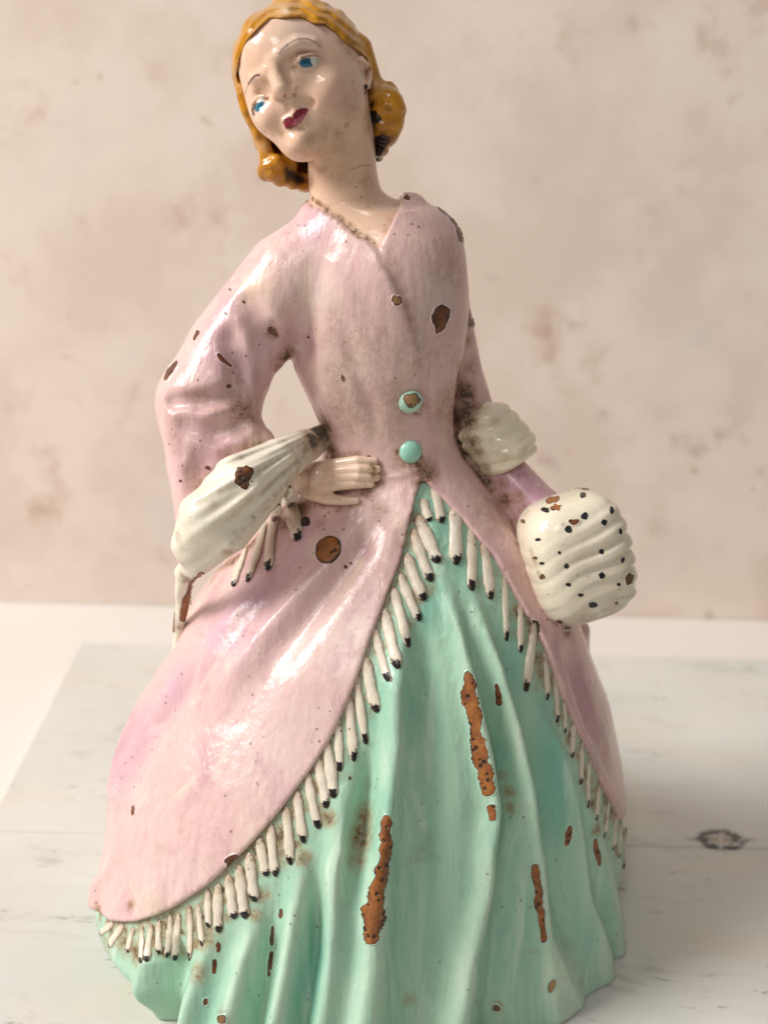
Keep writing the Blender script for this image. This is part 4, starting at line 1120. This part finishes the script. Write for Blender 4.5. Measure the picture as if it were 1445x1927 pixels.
for i, (a, b_) in enumerate(TAS):
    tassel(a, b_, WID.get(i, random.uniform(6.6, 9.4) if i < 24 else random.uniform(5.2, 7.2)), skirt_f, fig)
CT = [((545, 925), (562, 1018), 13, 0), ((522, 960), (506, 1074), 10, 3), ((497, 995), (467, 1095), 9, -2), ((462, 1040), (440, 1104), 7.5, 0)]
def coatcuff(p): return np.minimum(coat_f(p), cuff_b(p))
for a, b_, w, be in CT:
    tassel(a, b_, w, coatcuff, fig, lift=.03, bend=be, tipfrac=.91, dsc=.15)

# chips, spots ----------------------------------------------------------
def patch(name, gx, gy, edge, mat, field, parent, lift=0.008):
    R_, C_ = gx.shape
    p_ = hit(field, gx.ravel(), gy.ravel()); n_ = grad(field, p_, .06)
    off_ = np.abs(field(p_.astype(F32))) > .03
    vs = p_ + n_ * lift
    idx = np.arange(R_ * C_).reshape(R_, C_)
    fs = np.stack([idx[:-1, :-1], idx[1:, :-1], idx[1:, 1:], idx[:-1, 1:]], -1).reshape(-1, 4)
    # keep only faces that lie snug on one surface
    ext = np.linalg.norm(vs[fs] - vs[fs].mean(1, keepdims=True), axis=2).max(1)
    fs = fs[(ext < np.median(ext) * 4 + .02) & ~off_[fs].any(1)]
    if len(fs) == 0: return None
    used, fs = np.unique(fs, return_inverse=True); fs = fs.reshape(-1, 4); vs = vs[used]; edge = edge.ravel()[used]
    return mesh_np(name, vs, fs, mat, parent, edge=edge.ravel())
RIM = {}
def rim(ox, oy, field, parent):
    """broken edge of the glaze standing a little proud round a chip"""
    mat, col = RIM[field]
    nx_, ny_ = np.gradient(np.append(ox, ox[:2]))[1:-1], np.gradient(np.append(oy, oy[:2]))[1:-1]
    ox, oy = np.roll(ox, -1), np.roll(oy, -1)
    l = np.hypot(nx_, ny_) + 1e-6; nx_, ny_ = ny_ / l, -nx_ / l
    if (nx_ * (ox - ox.mean()) + ny_ * (oy - oy.mean())).sum() < 0: nx_, ny_ = -nx_, -ny_
    n = len(ox); rr = np.random.default_rng(int(ox.sum()) % 9999)
    wv = 1 + .5 * np.sin(np.arange(n) * .7 + rr.uniform(0, 6)) * rr.uniform(.4, 1, n)
    rows = [(-.6, .002), (.4, .014), (1.2, .015), (4.5, -.012)]
    vs, cl = [], []
    for k, (o_, lf) in enumerate(rows):
        p_ = hit(field, ox + nx_ * o_, oy + ny_ * o_); g = grad(field, p_, .06)
        p_[np.abs(field(p_.astype(F32))) > .03] = np.nan
        vs.append(p_ + g * (lf * (wv if 0 < k < 3 else 1)).reshape(-1, 1) if 0 < k < 3 else p_ + g * lf)
        cl.append(np.tile([*(np.array(col) * (.55 if k == 0 else 1.0) + 0.01), .5] if k < 2 else [*col, 1], (n, 1)))
    vs = np.concatenate(vs); cl = np.concatenate(cl)
    fs = np.array([(k * n + i, k * n + (i + 1) % n, (k + 1) * n + (i + 1) % n, (k + 1) * n + i) for k in range(3) for i in range(n)])
    fs = fs[~np.isnan(vs[fs]).any((1, 2))]
    if len(fs) == 0: return
    ext = np.linalg.norm(vs[fs] - vs[fs].mean(1, keepdims=True), axis=2).max(1); fs = fs[ext < .25]
    used, fs = np.unique(fs, return_inverse=True); fs = fs.reshape(-1, 4)
    mesh_np('chip_rim', vs[used], fs, mat, parent, cl[used], np.zeros(len(used)))
def blob(name, cx, cy, rx, ry, ang, mat, field, parent, rough=.22, seed=0, n=40, rings=7, rim_=True, **kw):
    r = random.Random(seed * 7 + int(cx) * 13 + int(cy))
    a = np.linspace(0, 2 * math.pi, n + 1)
    kn = r.randint(8, 11); kv = [1 + r.uniform(-1.25, .9) * rough for _ in range(kn)]; kv.append(kv[0])
    ka = np.linspace(0, 2 * math.pi, kn + 1) + np.array([0] + [r.uniform(-.2, .2) for _ in range(kn - 1)] + [0])
    rad = np.interp(a, ka, kv)
    rad = rad * (1 + rough * .16 * np.sin(a * 11 + kn) * np.sin(a * 3 + cx))
    s = np.linspace(0, 1, rings + 1)
    ca, sa = math.cos(math.radians(ang)), math.sin(math.radians(ang))
    X = s[:, None] * (rad * np.cos(a) * rx)[None]; Y = s[:, None] * (rad * np.sin(a) * ry)[None]
    gx, gy = cx + X * ca - Y * sa, cy + X * sa + Y * ca
    if field in RIM and max(rx, ry) > 7.5 and name == 'bare_chip' and 'rim' not in kw: rim(gx[-1, :-1], gy[-1, :-1], field, parent)
    return patch(name, gx, gy, np.repeat((s ** 2)[:, None], n + 1, 1), mat, field, parent)
def strip(name, pts, mat, field, parent, seed=0):
    r = random.Random(seed)
    pts = np.array(pts, float)
    L_ = np.concatenate([[0], np.cumsum(np.hypot(*np.diff(pts[:, :2], axis=0).T))])
    n = max(10, int(L_[-1] / 3)); t = np.linspace(0, L_[-1], n)
    x = np.interp(t, L_, pts[:, 0]); y = np.interp(t, L_, pts[:, 1]); w = np.interp(t, L_, pts[:, 2])
    tx, ty = np.gradient(x), np.gradient(y); l = np.hypot(tx, ty); nx, ny = -ty / l, tx / l
    endp = np.sqrt(np.clip(np.minimum(t, L_[-1] - t) / 5.0 + .25, 0, 1))
    def edge_w():
        kn = max(4, n // 4); kv = [r.uniform(-.32, .24) for _ in range(kn)]
        return w * endp * (1 + np.interp(np.arange(n), np.linspace(0, n - 1, kn), kv) + np.array([r.uniform(-.13, .13) for _ in t]))
    wl, wr = edge_w(), edge_w()
    C_ = np.linspace(-1, 1, 9)
    gx = x[:, None] + nx[:, None] * np.where(C_ < 0, C_ * wl[:, None], C_ * wr[:, None])
    gy = y[:, None] + ny[:, None] * np.where(C_ < 0, C_ * wl[:, None], C_ * wr[:, None])
    e = np.maximum(np.abs(C_)[None] ** 3, (1 - np.clip(np.minimum(t, L_[-1] - t) / 6, 0, 1))[:, None])
    if field in RIM and L_[-1] > 28:
        rim(np.concatenate([gx[:, 0], gx[-1, 4:5], gx[::-1, -1], gx[0, 4:5]]), np.concatenate([gy[:, 0], gy[-1, 4:5], gy[::-1, -1], gy[0, 4:5]]), field, parent)
    return patch(name, gx, gy, e, mat, field, parent)
RIM.update({skirt_f: (M_SKIRT, (.42, .60, .47)), coat_f: (M_COAT, (.68, .47, .46)), muff_f: (M_CREAM, (.74, .655, .51)), cuff_f: (M_CREAM, (.76, .69, .55))})
N_ = 'bare_chip'
# skirt: long bare strips
strip(N_, [(880, 1263, 5), (882, 1290, 14), (884, 1320, 17), (893, 1350, 13), (897, 1390, 13), (905, 1430, 17), (915, 1470, 16), (919, 1498, 9)], M_CLAY, skirt_f, fig, 1)
strip(N_, [(726, 1534, 7), (727, 1560, 12), (724, 1610, 11), (716, 1650, 13), (706, 1690, 18), (700, 1725, 22), (698, 1750, 18), (702, 1777, 11)], M_CLAY, skirt_f, fig, 2)
strip(N_, [(1006, 1626, 8), (1010, 1660, 8), (1015, 1700, 9), (1020, 1740, 6), (1022, 1774, 6)], M_CLAY, skirt_f, fig, 3)
strip(N_, [(934, 1286, 3), (938, 1310, 8), (940, 1328, 6)], M_DARKCLAY, skirt_f, fig, 4)
strip(N_, [(924, 1514, 8), (925, 1545, 8)], M_CLAY, skirt_f, fig, 5)
strip(N_, [(1073, 1553, 3), (1068, 1575, 7), (1066, 1592, 4)], M_CLAY, skirt_f, fig, 6)
strip(N_, [(1119, 1577, 4), (1123, 1605, 7), (1128, 1630, 4)], M_CLAY, skirt_f, fig, 7)
strip(N_, [(1177, 1678, 4), (1177, 1698, 4)], M_CLAY, skirt_f, fig, 8)
strip(N_, [(513, 1742, 3.5), (512, 1765, 5), (511, 1780, 3)], M_DARKCLAY, skirt_f, fig, 9)
strip(N_, [(512, 1790, 4), (508, 1815, 5), (506, 1838, 3)], M_DARKCLAY, skirt_f, fig, 10)
strip(N_, [(529, 1710, 4), (528, 1728, 3)], M_DARKCLAY, skirt_f, fig, 11)
strip(N_, [(411, 1773, 4), (411, 1792, 4)], M_DARKCLAY, skirt_f, fig, 12)
strip(N_, [(405, 1805, 4), (402, 1832, 4)], M_DARKCLAY, skirt_f, fig, 13)
blob(N_, 387, 1885, 5, 8, 10, M_DARKCLAY, skirt_f, fig); blob(N_, 417, 1918, 8, 9, 0, M_BROWNSTAIN, skirt_f, fig)
blob(N_, 1038, 1855, 8, 13, 15, M_BUFF, skirt_f, fig); blob(N_, 934, 1897, 8, 6, 0, M_BROWNSTAIN, skirt_f, fig)
blob(N_, 658, 1464, 3, 4, 0, M_DARKCLAY, skirt_f, fig); blob(N_, 736, 1277, 2.5, 7, 5, M_DARKCLAY, skirt_f, fig)
# coat
blob(N_, 618, 1034, 22, 30, 20, M_CLAY, coat_f, fig, .12); blob('glaze_flake', 611, 1028, 5, 14, 12, M_CREAM, coat_f, fig, .3)
blob(N_, 826, 597, 20, 25, 10, M_DARKCLAY, coat_f, fig, .3); blob(N_, 746, 566, 9, 10, 0, M_BUFF, coat_f, fig, .25)
blob(N_, 437, 1619, 17, 12, -20, M_DARKCLAY, coat_f, fig, .3)
strip(N_, [(823, 390, 3), (845, 402, 6), (860, 422, 8), (868, 440, 9), (868, 456, 6)], M_DARKCLAY, coat_f, fig, 20)
strip(N_, [(505, 617, 5), (513, 624, 6), (522, 633, 3)], M_DARKCLAY, coat_f, fig, 21)
strip(N_, [(410, 666, 3), (420, 677, 5), (436, 690, 2)], M_DARKCLAY, coat_f, fig, 22)
blob(N_, 431, 727, 5, 3.5, 0, M_DARKCLAY, coat_f, fig)
strip(N_, [(311, 716, 3), (320, 700, 6), (334, 679, 3)], M_DARKCLAY, coat_f, fig, 23)
strip(N_, [(365, 640, 2), (374, 622, 4)], M_DARKCLAY, coat_f, fig, 24)
strip(N_, [(251, 1516, 2.5), (250, 1534, 2.5)], M_DARKCLAY, coat_f, fig, 25)
blob(N_, 764, 371, 8, 6, 30, M_DARKCLAY, coat_f, fig, .3); blob(N_, 887, 607, 6, 9, 0, M_DARKCLAY, coat_f, fig, .4)
blob(N_, 695, 860, 5, 2.5, 30, M_DARKCLAY, coat_f, fig); blob(N_, 645, 711, 3, 7, -10, M_BROWNSTAIN, coat_f, fig)
for x_, y_, r_ in [(459, 568, 3), (433, 545, 2.5), (425, 590, 3), (580, 634, 2.5), (340, 905, 3), (391, 880, 5), (650, 1067, 4), (660, 1060, 3), (705, 1340, 2), (1031, 1240, 6)]:
    blob(N_, x_, y_, r_, r_ * .8, 40, M_DARKCLAY, coat_f, fig)
# wide cuff
blob(N_, 455, 900, 20, 26, 15, M_DARKCLAY, cuff_f, fig, .45); blob('glaze_flake', 465, 904, 10, 5, 10, M_CREAM, cuff_f, fig, .5)
strip(N_, [(384, 1078, 6), (368, 1100, 12), (352, 1135, 10), (343, 1170, 4)], M_CLAY, coatcuff, fig, 30)
strip(N_, [(329, 1150, 2.5), (327, 1190, 3)], M_CLAY, cuff_f, fig, 31)
# cuff spots beside the tassels
S_N = 'black_spot'
blob(S_N, 575, 982, 9, 9, 0, M_BLACK, coatcuff, fig, .15)
# muff
for x_, y_, rx, ry in [(1096, 932, 7, 6), (1026, 960, 9, 6), (1099, 971, 7, 8), (1136, 983, 6, 7), (1150, 961, 5, 9), (1167, 1000, 4, 7), (1069, 996, 9, 8), (1012, 1015, 6, 3.5), (1052, 1040, 4, 3.5),
                       (1131, 1038, 5, 6), (1171, 1054, 4, 7), (1019, 1060, 6, 3), (1065, 1065, 6, 5), (1132, 1083, 7, 7), (1164, 1100, 4, 4), (1069, 1100, 6, 4), (1092, 1120, 6, 4), (1115, 1138, 9, 6)]:
    blob(S_N, x_, y_, rx * .88, ry * .88, random.uniform(-30, 30), M_BLACK, muff_f, muff, .2, n=26, rings=4, rim=None)
strip(N_, [(1027, 945, 5), (1040, 940, 6), (1052, 936, 5)], M_CLAY, muff_f, muff, 40)
blob(N_, 1046, 955, 10, 7, -15, M_CLAY, muff_f, muff, .3); blob(N_, 1079, 982, 10, 5, -5, M_DARKCLAY, muff_f, muff, .35)
strip(N_, [(1076, 918, 3), (1092, 917, 4), (1108, 921, 3)], M_DARKCLAY, muff_f, muff, 41)
blob(N_, 1184, 1089, 7, 12, 10, M_BROWNSTAIN, muff_f, muff, .25); blob(N_, 1020, 1085, 6, 5, -30, M_BROWNSTAIN, muff_f, muff)
blob(N_, 1007, 1050, 5, 3, 0, M_BROWNSTAIN, muff_f, muff); blob(N_, 1053, 1170, 6, 3, 15, M_BROWNSTAIN, muff_f, muff)
blob(N_, 984, 981, 4, 4, 0, M_BROWNSTAIN, muff_f, muff); blob(N_, 1066, 1182, 8, 4, 0, M_DARKCLAY, coat_f, fig); blob(N_, 1159, 1135, 3, 3, 0, M_BROWNSTAIN, muff_f, muff)
# bare middle of the chipped button
c_ = hit(coat_f, [772], [755])[0]; nb_ = grad(coat_f, [c_], .05)[0]
def b1f(p): return ellip(p, c_ + nb_ * .02, (25 / 75.,) * 3) * 1.0
_u = np.cross(nb_, [0, 0, 1.0]); _u /= np.linalg.norm(_u); _w = np.cross(nb_, _u)
def b1f(p): return ellip(p, c_ + nb_ * .02, (25 / 75., 25 / 75., 25 / 75. * .55), np.stack([_u, _w, nb_]))
blob('bare_chip', 775, 754, 18, 14, 0, M_BUFF, b1f, b1, .25)
print(round(time.time() - _T0, 1), 'done')
